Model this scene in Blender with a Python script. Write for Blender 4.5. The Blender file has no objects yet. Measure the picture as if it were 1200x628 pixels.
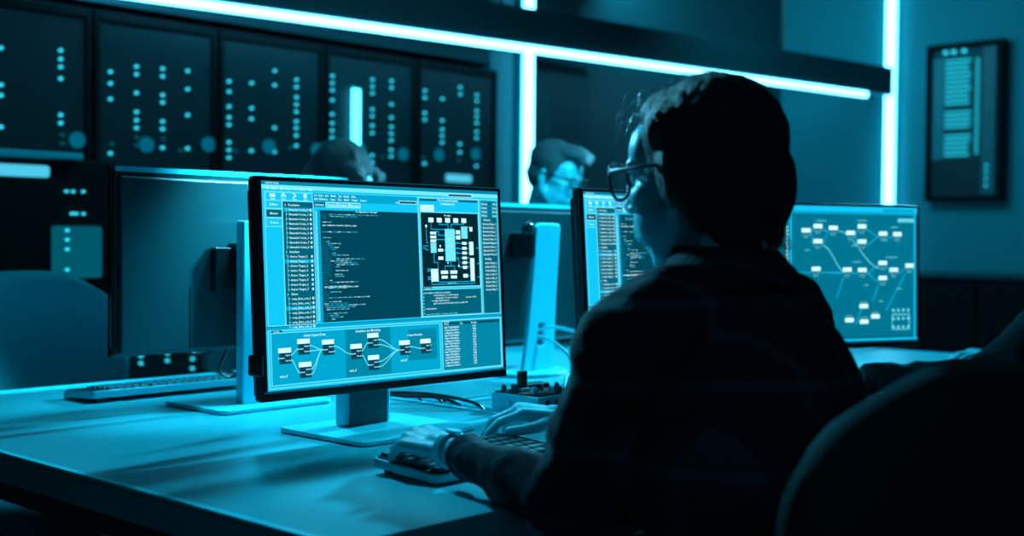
import bpy, bmesh, math, random
from mathutils import Vector, Matrix, Euler, noise
random.seed(7)
C = bpy.context.scene.collection
R = math.radians
V = Vector
DZ = 0.74                      # desk top height

# ------------------------------------------------------------------ materials
def mat(name, col, rough=0.5, metal=0.0, spec=0.5, bump=0.0, bscale=60.0, vary=0.0, vscale=4.0, coat=0.0):
    m = bpy.data.materials.new(name); m.use_nodes = True
    n = m.node_tree.nodes; l = m.node_tree.links; b = n['Principled BSDF']
    b.inputs['Base Color'].default_value = (*col, 1); b.inputs['Roughness'].default_value = rough
    b.inputs['Metallic'].default_value = metal; b.inputs['Specular IOR Level'].default_value = spec
    b.inputs['Coat Weight'].default_value = coat
    tc = n.new('ShaderNodeTexCoord')
    nz = n.new('ShaderNodeTexNoise'); nz.inputs['Scale'].default_value = vscale; nz.inputs['Detail'].default_value = 4
    l.new(tc.outputs['Object'], nz.inputs['Vector'])
    mx = n.new('ShaderNodeMixRGB'); mx.blend_type = 'MIX'
    mx.inputs[1].default_value = (*[c*(1-vary) for c in col], 1); mx.inputs[2].default_value = (*[min(1, c*(1+vary)) for c in col], 1)
    l.new(nz.outputs['Fac'], mx.inputs[0]); l.new(mx.outputs[0], b.inputs['Base Color'])
    if bump:
        n2 = n.new('ShaderNodeTexNoise'); n2.inputs['Scale'].default_value = bscale; n2.inputs['Detail'].default_value = 6
        l.new(tc.outputs['Object'], n2.inputs['Vector'])
        bp = n.new('ShaderNodeBump'); bp.inputs['Strength'].default_value = bump; bp.inputs['Distance'].default_value = 0.004
        l.new(n2.outputs['Fac'], bp.inputs['Height']); l.new(bp.outputs['Normal'], b.inputs['Normal'])
    return m
def emis(name, col, s=1.0):
    m = bpy.data.materials.new(name); m.use_nodes = True
    n = m.node_tree.nodes; l = m.node_tree.links; n.remove(n['Principled BSDF'])
    e = n.new('ShaderNodeEmission'); e.inputs['Color'].default_value = (*col, 1); e.inputs['Strength'].default_value = s
    l.new(e.outputs[0], n['Material Output'].inputs[0]); return m
def plaid_mat():
    m = mat('plaid flannel', (0.004, 0.03, 0.042), 0.9, spec=0.15, bump=0.4, bscale=120)
    n = m.node_tree.nodes; l = m.node_tree.links; b = n['Principled BSDF']
    tc = n.new('ShaderNodeTexCoord'); sp = n.new('ShaderNodeSeparateXYZ'); l.new(tc.outputs['Object'], sp.inputs[0])
    def bands(sock, scale, off, lo, hi):
        a = n.new('ShaderNodeMath'); a.operation = 'MULTIPLY_ADD'; a.inputs[1].default_value = scale; a.inputs[2].default_value = off
        l.new(sock, a.inputs[0]); f = n.new('ShaderNodeMath'); f.operation = 'FRACT'; l.new(a.outputs[0], f.inputs[0])
        r = n.new('ShaderNodeValToRGB'); e = r.color_ramp.elements
        e[0].position = 0; e[0].color = (0, 0, 0, 1); e[1].position = lo; e[1].color = (0, 0, 0, 1)
        for p, c in ((lo+.03, 1), (hi, 1), (hi+.03, 0), (hi+.09, 0), (hi+.1, .5), (hi+.13, .5), (hi+.14, 0)):
            x = e.new(p); x.color = (c, c, c, 1)
        l.new(f.outputs[0], r.inputs[0]); return r.outputs[0]
    ad = n.new('ShaderNodeMath'); ad.operation = 'ADD'; l.new(sp.outputs['X'], ad.inputs[0])
    sy = n.new('ShaderNodeMath'); sy.operation = 'MULTIPLY'; sy.inputs[1].default_value = .6; l.new(sp.outputs['Y'], sy.inputs[0]); l.new(sy.outputs[0], ad.inputs[1])
    h = bands(sp.outputs['Z'], 11, .2, .35, .5); v = bands(ad.outputs[0], 11, .1, .35, .5)
    s = n.new('ShaderNodeMath'); s.operation = 'ADD'; l.new(h, s.inputs[0]); l.new(v, s.inputs[1])
    s2 = n.new('ShaderNodeMath'); s2.operation = 'MULTIPLY'; s2.inputs[1].default_value = .5; l.new(s.outputs[0], s2.inputs[0])
    mx = n.new('ShaderNodeMixRGB'); mx.inputs[1].default_value = (0.003, 0.022, 0.03, 1); mx.inputs[2].default_value = (0.004, 0.10, 0.135, 1)
    l.new(s2.outputs[0], mx.inputs[0]); l.new(mx.outputs[0], b.inputs['Base Color']); return m
def hair_mat(name, c0, c1, axis=(40, 6, 40), rough=.45):
    m = mat(name, c0, rough, spec=.5)
    n = m.node_tree.nodes; l = m.node_tree.links; b = n['Principled BSDF']
    tc = n.new('ShaderNodeTexCoord'); mp = n.new('ShaderNodeMapping'); mp.inputs['Scale'].default_value = axis
    nz = n.new('ShaderNodeTexNoise'); nz.inputs['Scale'].default_value = 6; nz.inputs['Detail'].default_value = 5
    l.new(tc.outputs['Object'], mp.inputs[0]); l.new(mp.outputs[0], nz.inputs['Vector'])
    mx = n.new('ShaderNodeMixRGB'); mx.inputs[1].default_value = (*c0, 1); mx.inputs[2].default_value = (*c1, 1)
    l.new(nz.outputs['Fac'], mx.inputs[0]); l.new(mx.outputs[0], b.inputs['Base Color'])
    bp = n.new('ShaderNodeBump'); bp.inputs['Strength'].default_value = .8; bp.inputs['Distance'].default_value = .006
    l.new(nz.outputs['Fac'], bp.inputs['Height']); l.new(bp.outputs['Normal'], b.inputs['Normal']); return m
def T(v, k=1.0):               # duotone grey: neutral value -> teal-tinted albedo
    return (v*.02*k, v*.86, v)
M = dict(
    desk=mat('desk laminate', T(.50), .36, spec=.35, vary=.06, vscale=3, bump=.03, bscale=300),
    deskedge=mat('desk edge band', T(.95), .3, vary=.02),
    deskdark=mat('desk frame steel', T(.10), .5, vary=.1),
    black=mat('black plastic', T(.02), .38, spec=.5, bump=.05, bscale=400),
    blackmat=mat('matt black', T(.012), .8, spec=.2, bump=.1, bscale=200),
    shell=mat('monitor back shell', T(.055), .3, spec=.55, bump=.04, bscale=500),
    silver=mat('brushed silver', T(.85), .36, metal=.1, bump=.03, bscale=300),
    silver2=mat('satin aluminium', T(.8), .4, metal=.2, bump=.02, bscale=300),
    topedge=mat('light housing edge', T(.9), .35),
    key=mat('keycap', T(.16), .45, spec=.5, vary=.05),
    keyw=mat('keyboard tray', T(.55), .35, metal=.4),
    rack=mat('rack steel', T(.055), .5, spec=.35, bump=.1, bscale=40, vary=.2),
    rackgap=mat('rack frame dark', T(.012), .6, spec=.2),
    wall=mat('painted wall', T(.42), .7, spec=.3, bump=.05, bscale=60, vary=.05, vscale=1),
    walldark=mat('dark panelled wall', T(.10), .6, spec=.3, bump=.05, vary=.1),
    floor=mat('dark carpet', T(.06), .9, spec=.1, bump=.4, bscale=300, vary=.2, vscale=30),
    ceil=mat('ceiling paint', T(.08), .9, vary=.05),
    beam=mat('beam cladding', T(.07), .5, spec=.3, vary=.15, vscale=2),
    chair=mat('chair fabric', T(.48), .9, spec=.1, bump=.4, bscale=350, vary=.1, vscale=40),
    chairblk=mat('black chair mesh', T(.05), .85, spec=.1, bump=.4, bscale=300),
    skin=mat('skin', T(.62), .45, spec=.45, bump=.08, bscale=250, vary=.05, vscale=30),
    sleeve=mat('dark jacket cloth', T(.09), .85, spec=.15, bump=.4, bscale=60),
    trouser=mat('dark denim', T(.03), .9, spec=.1, bump=.3, bscale=200),
    shoe=mat('shoe leather', T(.02), .5),
    plaid=plaid_mat(),
    hairw=hair_mat('dark hair', T(.006), T(.03), (50, 50, 8), .6),
    hairm=hair_mat('brown swept hair', T(.01), T(.14), (9, 60, 60)),
    hair3=hair_mat('dark parted hair', T(.04), T(.16), (60, 12, 60)),
    strand=mat('backlit strands', T(.45), .35),  # paler than the hair: backlight is put into the strand colour
    lens=mat('lens', T(.4), .05, spec=.6),
    eye=mat('eye', T(.7), .2), iris=mat('iris', T(.02), .2), lip=mat('lip', T(.4), .4),
    cablew=mat('white cable', T(.8), .4), cableb=mat('black cable', T(.015), .4),
    paper=mat('paper', T(.6), .6),
    glassdark=mat('smoked cabinet glass', T(.10), .12, spec=.6),
    panelgrey=mat('light equipment panel', T(.5), .5),
    ballm=mat('glossy black ball', T(.03), .12, spec=.8, coat=.5),
)
# transparent lens
def glass_mat(name, a, col):
    m = bpy.data.materials.new(name); m.use_nodes = True; n = m.node_tree.nodes; l = m.node_tree.links
    b = n['Principled BSDF']; b.inputs['Base Color'].default_value = (*col, 1); b.inputs['Roughness'].default_value = .05
    b.inputs['Alpha'].default_value = a; return m
M['lens'] = glass_mat('spectacle lens', .18, T(.3))
LED = emis('led tube white cyan', (.13, .66, 1.0), 7.5)
LEDC = emis('led tube cyan', (.06, .66, 1.0), 5)
LAMP = emis('indicator cyan', (.02, .46, .62), 2.1)
LAMPD = emis('indicator dim', (.0, .10, .14), .8)
DISCB = emis('large disc dim', (.0, .16, .27), .75)
GLOWP = emis('bright status panel', (.08, .6, .85), 1.0)
ROWM = emis('status row glow', (.01, .36, .48), 1.6)
LITP = emis('lit equipment window', (.0, .12, .18), .8)
EM = [emis('screen %d' % i, c, s) for i, (c, s) in enumerate([
    ((0, .022, .036), 1), ((0, .062, .105), 1), ((0, .13, .21), 1), ((0, .25, .40), 1), ((0, .40, .66), 1),
    ((.006, .60, 1.0), 1), ((.17, .88, 1.05), 1), ((.6, 1.0, 1.05), 1.2), ((0, .18, .29), 1)])]
K0, K1, K2, K3, K4, K5, K6, K7 = range(8)   # near black .. white

# ------------------------------------------------------------------ mesh helpers
class MB:
    def __init__(s): s.b = bmesh.new(); s.mi = 0
    def _tag(s, geom):
        for f in geom:
            if isinstance(f, bmesh.types.BMFace): f.material_index = s.mi
    def box(s, x0, x1, y0, y1, z0, z1, m=None):
        vs = [s.b.verts.new(V(p) if m is None else m @ V(p)) for p in
              ((x0,y0,z0),(x1,y0,z0),(x1,y1,z0),(x0,y1,z0),(x0,y0,z1),(x1,y0,z1),(x1,y1,z1),(x0,y1,z1))]
        for f in ((3,2,1,0),(4,5,6,7),(0,1,5,4),(1,2,6,5),(2,3,7,6),(3,0,4,7)):
            s.b.faces.new([vs[i] for i in f]).material_index = s.mi
        return s
    def poly(s, pts):
        f = s.b.faces.new([s.b.verts.new(V(p)) for p in pts]); f.material_index = s.mi; return s
    def prism(s, pts, dv):     # extrude closed outline by dv
        dv = V(dv); a = [s.b.verts.new(V(p)) for p in pts]; b = [s.b.verts.new(V(p)+dv) for p in pts]; n = len(a)
        s.b.faces.new(a[::-1]).material_index = s.mi; s.b.faces.new(b).material_index = s.mi
        for i in range(n): s.b.faces.new([a[i], a[(i+1)%n], b[(i+1)%n], b[i]]).material_index = s.mi
        return s
    def tube(s, pts, r, n=10, cap=True, flat=1.0):
        pts = [V(p) for p in pts]; rs = r if isinstance(r, (list, tuple)) else [r]*len(pts); rings = []
        up = V((0, 0, 1)); prev = None
        for i, p in enumerate(pts):
            d = (pts[min(i+1, len(pts)-1)] - pts[max(i-1, 0)]).normalized()
            if prev is None:
                a = d.cross(up); a = d.cross(V((1, 0, 0))) if a.length < .1 else a
            else: a = prev - d*prev.dot(d)
            a.normalize(); prev = a; b = d.cross(a)
            rings.append([s.b.verts.new(p + a*math.cos(2*math.pi*k/n)*rs[i] + b*math.sin(2*math.pi*k/n)*rs[i]*flat) for k in range(n)])
        for q in range(len(rings)-1):
            for k in range(n):
                f = s.b.faces.new([rings[q][k], rings[q][(k+1)%n], rings[q+1][(k+1)%n], rings[q+1][k]]); f.material_index = s.mi
        if cap: s.b.faces.new(rings[0][::-1]).material_index = s.mi; s.b.faces.new(rings[-1]).material_index = s.mi
        return s
    def cyl(s, c, r, h, n=24, ax=(0, 0, 1), r2=None):
        c = V(c); return s.tube([c, c+V(ax)*h], [r, r if r2 is None else r2], n)
    def ell(s, c, r, m=None, n=24):
        mm = Matrix.Translation(V(c)) @ (m.to_4x4() if m is not None else Matrix()) @ Matrix.Diagonal((*r, 1))
        g = bmesh.ops.create_uvsphere(s.b, u_segments=n, v_segments=n//2, radius=1, matrix=mm)
        for v in g['verts']:
            for f in v.link_faces: f.material_index = s.mi
        return s
    def cap(s, p0, p1, r0, r1, n=14):   # tapered capsule
        p0, p1 = V(p0), V(p1); d = (p1-p0); L = d.length or 1e-6; d.normalize(); P = []; RR = []
        for k in range(5):
            t = math.pi/2*(1-k/4.); P.append(p0 - d*r0*math.sin(t)); RR.append(max(r0*math.cos(t), r0*.06))
        for k in range(5):
            t = math.pi/2*(k/4.); P.append(p1 + d*r1*math.sin(t)); RR.append(max(r1*math.cos(t), r1*.06))
        return s.tube(P, RR, n)
def mesh_of(mb, name):
    me = bpy.data.meshes.new(name); bmesh.ops.recalc_face_normals(mb.b, faces=mb.b.faces); mb.b.to_mesh(me); mb.b.free(); return me
WM = {}
def obj(name, mb, m, parent=None, bevel=0, smooth=False, ws=False, seg=2, nonorm=False):
    if isinstance(mb, bpy.types.Mesh): me = mb
    elif nonorm:
        me = bpy.data.meshes.new(name); mb.b.to_mesh(me); mb.b.free()
    else: me = mesh_of(mb, name)
    for x in (m if isinstance(m, list) else [m]): me.materials.append(x)
    o = bpy.data.objects.new(name, me); C.objects.link(o)
    if parent is not None:
        o.parent = parent
        if ws: me.transform(WM[parent.name].inverted())
    if smooth: me.polygons.foreach_set('use_smooth', [True]*len(me.polygons))
    if bevel:
        b = o.modifiers.new('bevel', 'BEVEL'); b.width = bevel; b.segments = seg; b.limit_method = 'ANGLE'; b.angle_limit = R(40)
        me.polygons.foreach_set('use_smooth', [True]*len(me.polygons))
        w = o.modifiers.new('wn', 'WEIGHTED_NORMAL')
    return o
def tag(o, label=None, cat=None, group=None, kind=None):
    if label: o['label'] = label
    if cat: o['category'] = cat
    if group: o['group'] = group
    if kind: o['kind'] = kind
    return o
def thing(name, label, cat, loc=(0, 0, 0), rz=0, group=None):
    o = bpy.data.objects.new(name, None); C.objects.link(o); o.location = loc; o.rotation_euler = (0, 0, rz); o.empty_display_size = .1
    WM[o.name] = Matrix.Translation(V(loc)) @ Matrix.Rotation(rz, 4, 'Z')
    return tag(o, label, cat, group)
def dup(root, loc, rz, label, group=None):
    def cp(o, par):
        c = o.copy(); C.objects.link(c); c.parent = par
        for k in o.children: cp(k, c)
        return c
    r = cp(root, None); r.location = loc; r.rotation_euler = (0, 0, rz); r['label'] = label
    if group: r['group'] = group
    return r
def struct(name, mb, m, bevel=0): return tag(obj(name, mb, m, None, bevel), kind='structure')
def blob(name, mb, m, parent, voxel=.005, it=4, ws=True, disp=None):
    me = mesh_of(mb, name + '_raw'); o = bpy.data.objects.new('tmp', me); C.objects.link(o)
    r = o.modifiers.new('r', 'REMESH'); r.mode = 'VOXEL'; r.voxel_size = voxel; r.use_smooth_shade = True
    if it: s = o.modifiers.new('s', 'SMOOTH'); s.iterations = it; s.factor = .5
    dg = bpy.context.evaluated_depsgraph_get(); dg.update()
    nm = bpy.data.meshes.new_from_object(o.evaluated_get(dg)); nm.name = name
    bpy.data.objects.remove(o); bpy.data.meshes.remove(me)
    if disp:
        nm.update(); co = [v.co.copy() for v in nm.vertices]; nn = [v.normal.copy() for v in nm.vertices]
        for i, v in enumerate(nm.vertices): v.co = co[i] + nn[i]*disp(co[i])
    nm.materials.clear()
    return obj(name, nm, m, parent, smooth=True, ws=ws)

# ------------------------------------------------------------------ room
RWY, RX = 4.67, 8.05
struct('floor', MB().box(-3, 9, -3, 6.2, -.05, 0), M['floor'])
struct('ceiling', MB().box(-3, 9, -3, 6.2, 3.0, 3.05), M['ceil'])
struct('wall_back', MB().box(-3, 8.25, 5.35, 5.5, 0, 3.0), M['walldark'])
struct('wall_right', MB().box(RX, RX+.15, -3, 5.35, 0, 3.0), M['wall'])
struct('wall_left', MB().box(-3.15, -3, -3, 5.5, 0, 3.0), M['walldark'])
struct('wall_front', MB().box(-3, 8.25, -3.15, -3, 0, 3.0), M['walldark'])
# bulkhead above the racks and lit pier beside the light tube
struct('trim_1', MB().box(-3, 4.86, RWY+.02, 5.35, 2.04, 3.0), M['walldark'])
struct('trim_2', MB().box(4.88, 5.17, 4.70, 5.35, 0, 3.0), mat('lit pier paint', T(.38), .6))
struct('trim_3', MB().box(5.17, 8.05, 4.78, 5.35, 2.12, 3.0), M['walldark'])
struct('trim_4', MB().box(5.80, 8.05, 4.78, 5.35, 0, 2.12), mat('dark wall panels', T(.06), .5))

# server racks -------------------------------------------------
COLS = {1: [(2.380,[1.819,1.785,1.754,1.708,1.565,1.533]),(2.387,[]),(2.14,[1.80,1.66,1.62,1.50]),(2.02,[1.84,1.77,1.55])],
 2: [(2.594,[1.757,1.710,1.646,1.425]),(2.712,[1.791,1.759,1.682,1.603,1.569,1.537]),(2.834,[1.795,1.763,1.684,1.653,1.573,1.541,1.462]),(2.955,[1.798,1.720,1.609,1.466]),
     (2.734,[0.587,0.556]),(2.859,[0.591,0.559]),(2.982,[0.591,0.558,0.517])],
 3: [(3.165,[1.774,1.729,1.663,1.616,1.583,1.506,1.472,1.438]),(3.284,[1.778,1.666,1.618,1.475]),(3.410,[1.846,1.781,1.587,1.478]),(3.533,[1.818,1.784,1.737,1.704,1.670,1.625,1.594,1.560,1.513])],
 4: [(3.744,[1.857,1.823,1.790,1.742,1.675,1.633,1.598,1.564,1.518,1.487]),(3.873,[1.81]),(3.994,[1.864,1.830,1.797,1.718,1.685,1.639,1.603,1.493,1.459]),(4.119,[1.870,1.836,1.754,1.688,1.642,1.608,1.574,1.527,1.495])],
 5: [(4.346,[1.842,1.807,1.729,1.695,1.471]),(4.470,[1.812,1.700,1.653,1.620,1.585]),(4.600,[1.884,1.848,1.586,1.542]),(4.725,[1.855,1.823,1.771,1.739,1.705,1.660,1.626,1.476])]}
DIM = {1: [(2.387,1.486),(2.387,1.452)], 2: [(2.601,1.465),(2.713,1.497),(2.713,1.465),(2.838,1.50),(2.92,1.455)], 3: [(3.20,1.47),(3.50,1.50)],
       4: [(4.06,1.49)], 5: [(4.59,1.50),(4.34,1.50)]}
BIG = {1: [(2.45,1.47),(2.06,1.46)], 2: [(2.76,1.47),(3.06,1.49)], 3: [(3.38,1.5),(3.655,1.5)], 4: [(3.92,1.52),(4.2,1.51)], 5: [(4.45,1.52),(4.72,1.54)]}
lamp_me = mesh_of(MB().cyl((0, 0, 0), .0066, .012, 16, (0, -1, 0)), 'lamp'); lamp_me.materials.append(LAMP)
lampd_me = mesh_of(MB().cyl((0, 0, 0), .0075, .012, 16, (0, -1, 0)), 'lampd'); lampd_me.materials.append(LAMPD)
discb_me = mesh_of(MB().cyl((0, 0, 0), .032, .010, 24, (0, -1, 0)), 'discb'); discb_me.materials.append(DISCB)
def lamp(me, x, z, y, par, name='indicator_light'):
    o = bpy.data.objects.new(name, me); C.objects.link(o); o.parent = par; o.location = (x, y, z); return o
rl = {0: 'server rack cabinet at far left edge of the rack row', 1: 'server rack with one lamp column beside its right frame, behind the lit equipment cabinet',
      2: 'server rack with sparse lamps behind the left edge of the back-turned monitor', 3: 'server rack whose right lamp column is long and unbroken, left of the bright light tube',
      4: 'server rack with the bright vertical light tube on its door', 5: 'rightmost server rack of the row, beside the lit pier left of the white tube'}
for k in range(0, 6):
    x0 = 1.925 + (k-1)*.592; x1 = x0 + .592
    t = thing('server_rack', rl[k], 'server rack', ((x0+x1)/2, 5.0, 0), 0, 'server racks along the back wall')
    xm = (x0+x1)/2
    obj('cabinet_body', MB().box(-.29, .29, -.30, .33, .02, 2.0), M['rackgap'], t, .004)
    d = MB().box(-.262, .262, -.345, -.305, .06, 1.955)
    obj('door', d, M['rack'], t, .004)
    fr = MB()
    for a in ((-.29, -.266, .02, 2.0), (.266, .29, .02, 2.0), (-.266, .266, 1.96, 2.0), (-.266, .266, .02, .055)): fr.box(a[0], a[1], -.355, -.30, a[2], a[3])
    obj('door_frame', fr, M['rackgap'], t, .003)
    obj('door_handle', MB().box(.225, .24, -.37, -.345, .9, 1.12), M['black'], t, .004)
    cs = COLS.get(k, [(x0+.10+.12*i, [1.85-.035*j for j in range(12) if random.random() > .45]) for i in range(4)])
    for cx, zs in cs:
        for z in zs: lamp(lamp_me, cx-xm, z, -.345, t)
    for cx, z in DIM.get(k, []): lamp(lampd_me, cx-xm, z, -.345, t)
    for cx, z in BIG.get(k, []): lamp(discb_me, cx-xm, z, -.345, t, 'large_disc')  # large dim emissive discs on the door
    if k == 4:
        obj('light_tube', MB().tube([(3.879-xm, -.365, 1.805), (3.879-xm, -.365, 1.40)], .021, 16), LEDC, t)
    if k == 5:
        obj('status_display', MB().box(4.50-xm, 4.685-xm, -.36, -.345, 1.385, 1.425), GLOWP, t, .012)
    if k == 4:
        obj('status_display', MB().box(4.02-xm, 4.07-xm, -.36, -.345, 1.37, 1.41), GLOWP, t, .012)
t = thing('server_rack', 'dim server rack right of the tall white light tube, behind the man', 'server rack', (5.49, 5.05, 0))
obj('cabinet_body', MB().box(-.29, .29, -.30, .28, .02, 2.1), M['rackgap'], t, .004)
obj('door', MB().box(-.262, .262, -.345, -.305, .06, 2.05), M['rack'], t, .004)
for cx, zs in ((5.35, [1.911, 1.843, 1.790, 1.751, 1.71]), (5.236, [1.862, 1.728])):
    for z in zs: lamp(lampd_me, cx-5.49, z, -.345, t)

# light tubes and beam ------------------------------------------
t = thing('light_tube', 'tall vertical white light tube beside the rightmost server rack', 'light', (5.13, 4.66, 0))
obj('diffuser', MB().box(-.036, .036, -.03, .0, .05, 2.95), LED, t, .01)
obj('mounting_channel', MB().box(-.045, .045, .0, .035, .03, 2.97), M['silver2'], t, .003)
t = thing('light_tube', 'vertical light tube on the right wall above the node graph monitor', 'light', (RX, 3.905, 0))
obj('diffuser', MB().box(-.05, -.02, -.037, .037, .3, 2.95), LED, t, .01)
obj('mounting_channel', MB().box(-.02, 0, -.045, .045, .28, 2.97), M['silver2'], t, .003)
A, B = V((4.66, 4.32)), V((7.985, 3.87)); dirb = (B-A).normalized(); A0 = A - dirb*2.6; nb = V((-dirb.y, dirb.x)); bz = 2.095
t = thing('ceiling_beam', 'dark box beam crossing the upper right with a white light strip along its lower edge', 'beam', (A0.x, A0.y, bz), math.atan2(dirb.y, dirb.x))
L = (B-A0).length
obj('beam_body', MB().box(0, L, 0, .22, 0, .185), M['beam'], t, .003)
obj('light_strip', MB().box(0, L-.30, -.012, .018, -.042, -.006), LED, t, .006)
obj('strip_channel', MB().box(0, L-.02, -.002, .05, -.008, .0), M['silver2'], t)
for hx in (.5, 2.6, 4.9):
    obj('hanger_rod', MB().cyl((hx, .11, .185), .008, 3.0-bz-.185, 10), M['black'], t)

# wall cabinet on the right wall --------------------------------
t = thing('wall_cabinet', 'dark framed equipment display on right wall with stacked glowing rows', 'wall panel', (RX, 3.38, 1.36))
obj('back_board', MB().box(-.05, 0, -.27, .245, 0, 1.04), M['walldark'], t, .003)
fr = MB()
for y0, y1, z0, z1 in ((-.27, -.245, 0, 1.04), (.22, .245, 0, 1.04), (-.245, .22, 0, .03), (-.245, .22, 1.01, 1.04)): fr.box(-.09, -.05, y0, y1, z0, z1)
obj('frame', fr, M['blackmat'], t, .003)
obj('side_panel', MB().box(-.056, -.05, .14, .21, .28, .95), mat('wall cabinet strip', T(.35), .5), t)
obj('lower_panel', MB().box(-.058, -.05, -.24, .215, .035, .28), M['rack'], t)
rows = MB()
z = .30
while z < .93:
    if not (.60 < z < .63 or .44 < z < .46): rows.box(-.064, -.05, -.04 + random.uniform(-.01, .01), .125, z, z+.014)
    z += .031
obj('status_rows', rows, ROWM, t)
dots = MB()
for i in range(30): dots.box(-.064, -.05, -.10, -.082, .31+i*.021, .31+i*.021+.011)
obj('dot_column', dots, ROWM, t)
obj('cable_gutter', MB().box(-.075, -.05, -.22, -.13, .04, 1.0), mat('gutter', T(.2), .5), t, .003)
for yy in (.065, -.005, .12): lamp(lampd_me, -.06, .985, yy, t, 'round_lamp').rotation_euler = (0, 0, R(-90))
for o in [c for c in t.children if c.name.startswith('round_lamp')]: o.scale = (1.8, 1.8, 1.8); o.data = lamp_me
for zz in (.10, .145, .19, .23): 
    o = lamp(lamp_me, -.08, zz, -.17, t, 'indicator_light'); o.rotation_euler = (0, 0, R(-90))

# low dark cabinet & equipment cabinet --------------------------
t = thing('low_cabinet', 'low black cabinet against the right wall beyond the node graph monitor', 'cabinet', (7.7, 2.3, 0))
obj('cabinet_body', MB().box(-.3, .33, -1.6, 1.5, .03, .87), M['blackmat'], t, .005)
obj('cabinet_top', MB().box(-.33, .34, -1.63, 1.53, .87, .895), M['walldark'], t, .003)
for i in range(4):
    d = obj('door', MB().box(-.32, -.3, -1.58+i*.77, -.83+i*.77, .06, .85), M['blackmat'], t, .003)
    obj('handle', MB().box(-.335, -.32, -.90+i*.77, -.885+i*.77, .45, .6), M['black'], d, .002)
t = thing('equipment_cabinet', 'dark equipment cabinet at far left with lit panel window and shelf edge coloured as lit', 'cabinet', (1.78, 4.15, 0))
cb = MB().box(-.45, .50, -.12, .2, .03, 1.35)
obj('cabinet_body', cb, M['rackgap'], t, .004)
obj('shelf_edge', MB().box(-.45, .345, -.16, .2, 1.35, 1.372), M['topedge'], t, .003)  # pale slab: light on the cabinet's top edge put into its colour
obj('lit_window', MB().box(.245, .43, -.14, -.12, .942, 1.122), LITP, t, .01)
obj('bright_display', MB().box(-.2, .235, -.145, -.12, 1.285, 1.325), GLOWP, t, .01)
for z in (1.107, 1.075, 1.042, .972, .942): lamp(lamp_me, .293, z, -.14, t).scale = (.8, 1, .8)
for x, z in ((.298, 1.241), (.322, 1.241), (.36, 1.242), (.318, 1.165), (.334, 1.165), (.361, 1.165)): lamp(lamp_me, x, z, -.125, t).scale = (.7, 1, .7)

# ------------------------------------------------------------------ desks
def desk(label, x0, x1, y0, y1, edges, mt):
    t = thing('desk', label, 'desk', ((x0+x1)/2, (y0+y1)/2, 0)); W, D = (x1-x0)/2, (y1-y0)/2
    obj('tabletop', MB().box(-W+.004, W-.004, -D+.004, D-.004, DZ-.05, DZ), M[mt], t, .002)
    e = MB()
    if 'l' in edges: e.box(-W, -W+.012, -D, D, DZ-.003, DZ+.0012)
    if 'r' in edges: e.box(W-.015, W, -D, D, DZ-.012, DZ+.003)
    if 'f' in edges: e.box(-W, W, D-.030, D, DZ-.012, DZ+.003)
    if 'n' in edges: e.box(-W, W, -D, -D+.012, DZ-.012, DZ+.0012)
    obj('edge_trim', e, M['deskedge'], t)
    for sx in (-1, 1):
        for sy in (-1, 1): obj('leg', MB().box(sx*(W-.05)-.025, sx*(W-.05)+.025, sy*(D-.05)-.025, sy*(D-.05)+.025, 0, DZ-.09), M['deskdark'], t, .003)
    fr = MB()
    for sy in (-1, 1): fr.box(-W+.025, W-.025, sy*(D-.05)-.02, sy*(D-.05)+.02, DZ-.09, DZ-.05)
    for sx in (-1, 1): fr.box(sx*(W-.05)-.02, sx*(W-.05)+.02, -D+.07, D-.07, DZ-.09, DZ-.05)
    obj('under_frame', fr, M['deskdark'], t)
    return t
desk('left desk with the large code monitor and front keyboard, its left end edge lit', .90, 1.812, 1.10, 2.713, 'lrf', 'desk')
desk('right-hand near desk with the boxed audio mixer and node graph monitor', 1.856, 3.80, 1.10, 1.900, 'lrfn', 'desk')
desk('right-hand far desk under the monitor with the curved white stand', 1.856, 3.80, 1.925, 2.713, 'lrfn', 'desk')
tr_ = MB(); _t = [o for o in C.objects if o.name == 'desk'][0]
obj('cable_tray', MB().box(-.021, .021, -.79, .81, 0, .004).box(-.0215, -.0195, -.79, .81, .004, .035).box(.0195, .0215, -.79, .81, .004, .035), M['silver2'], _t).location = (1.834-1.356, 1.9-1.9065, DZ-.05)

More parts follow.
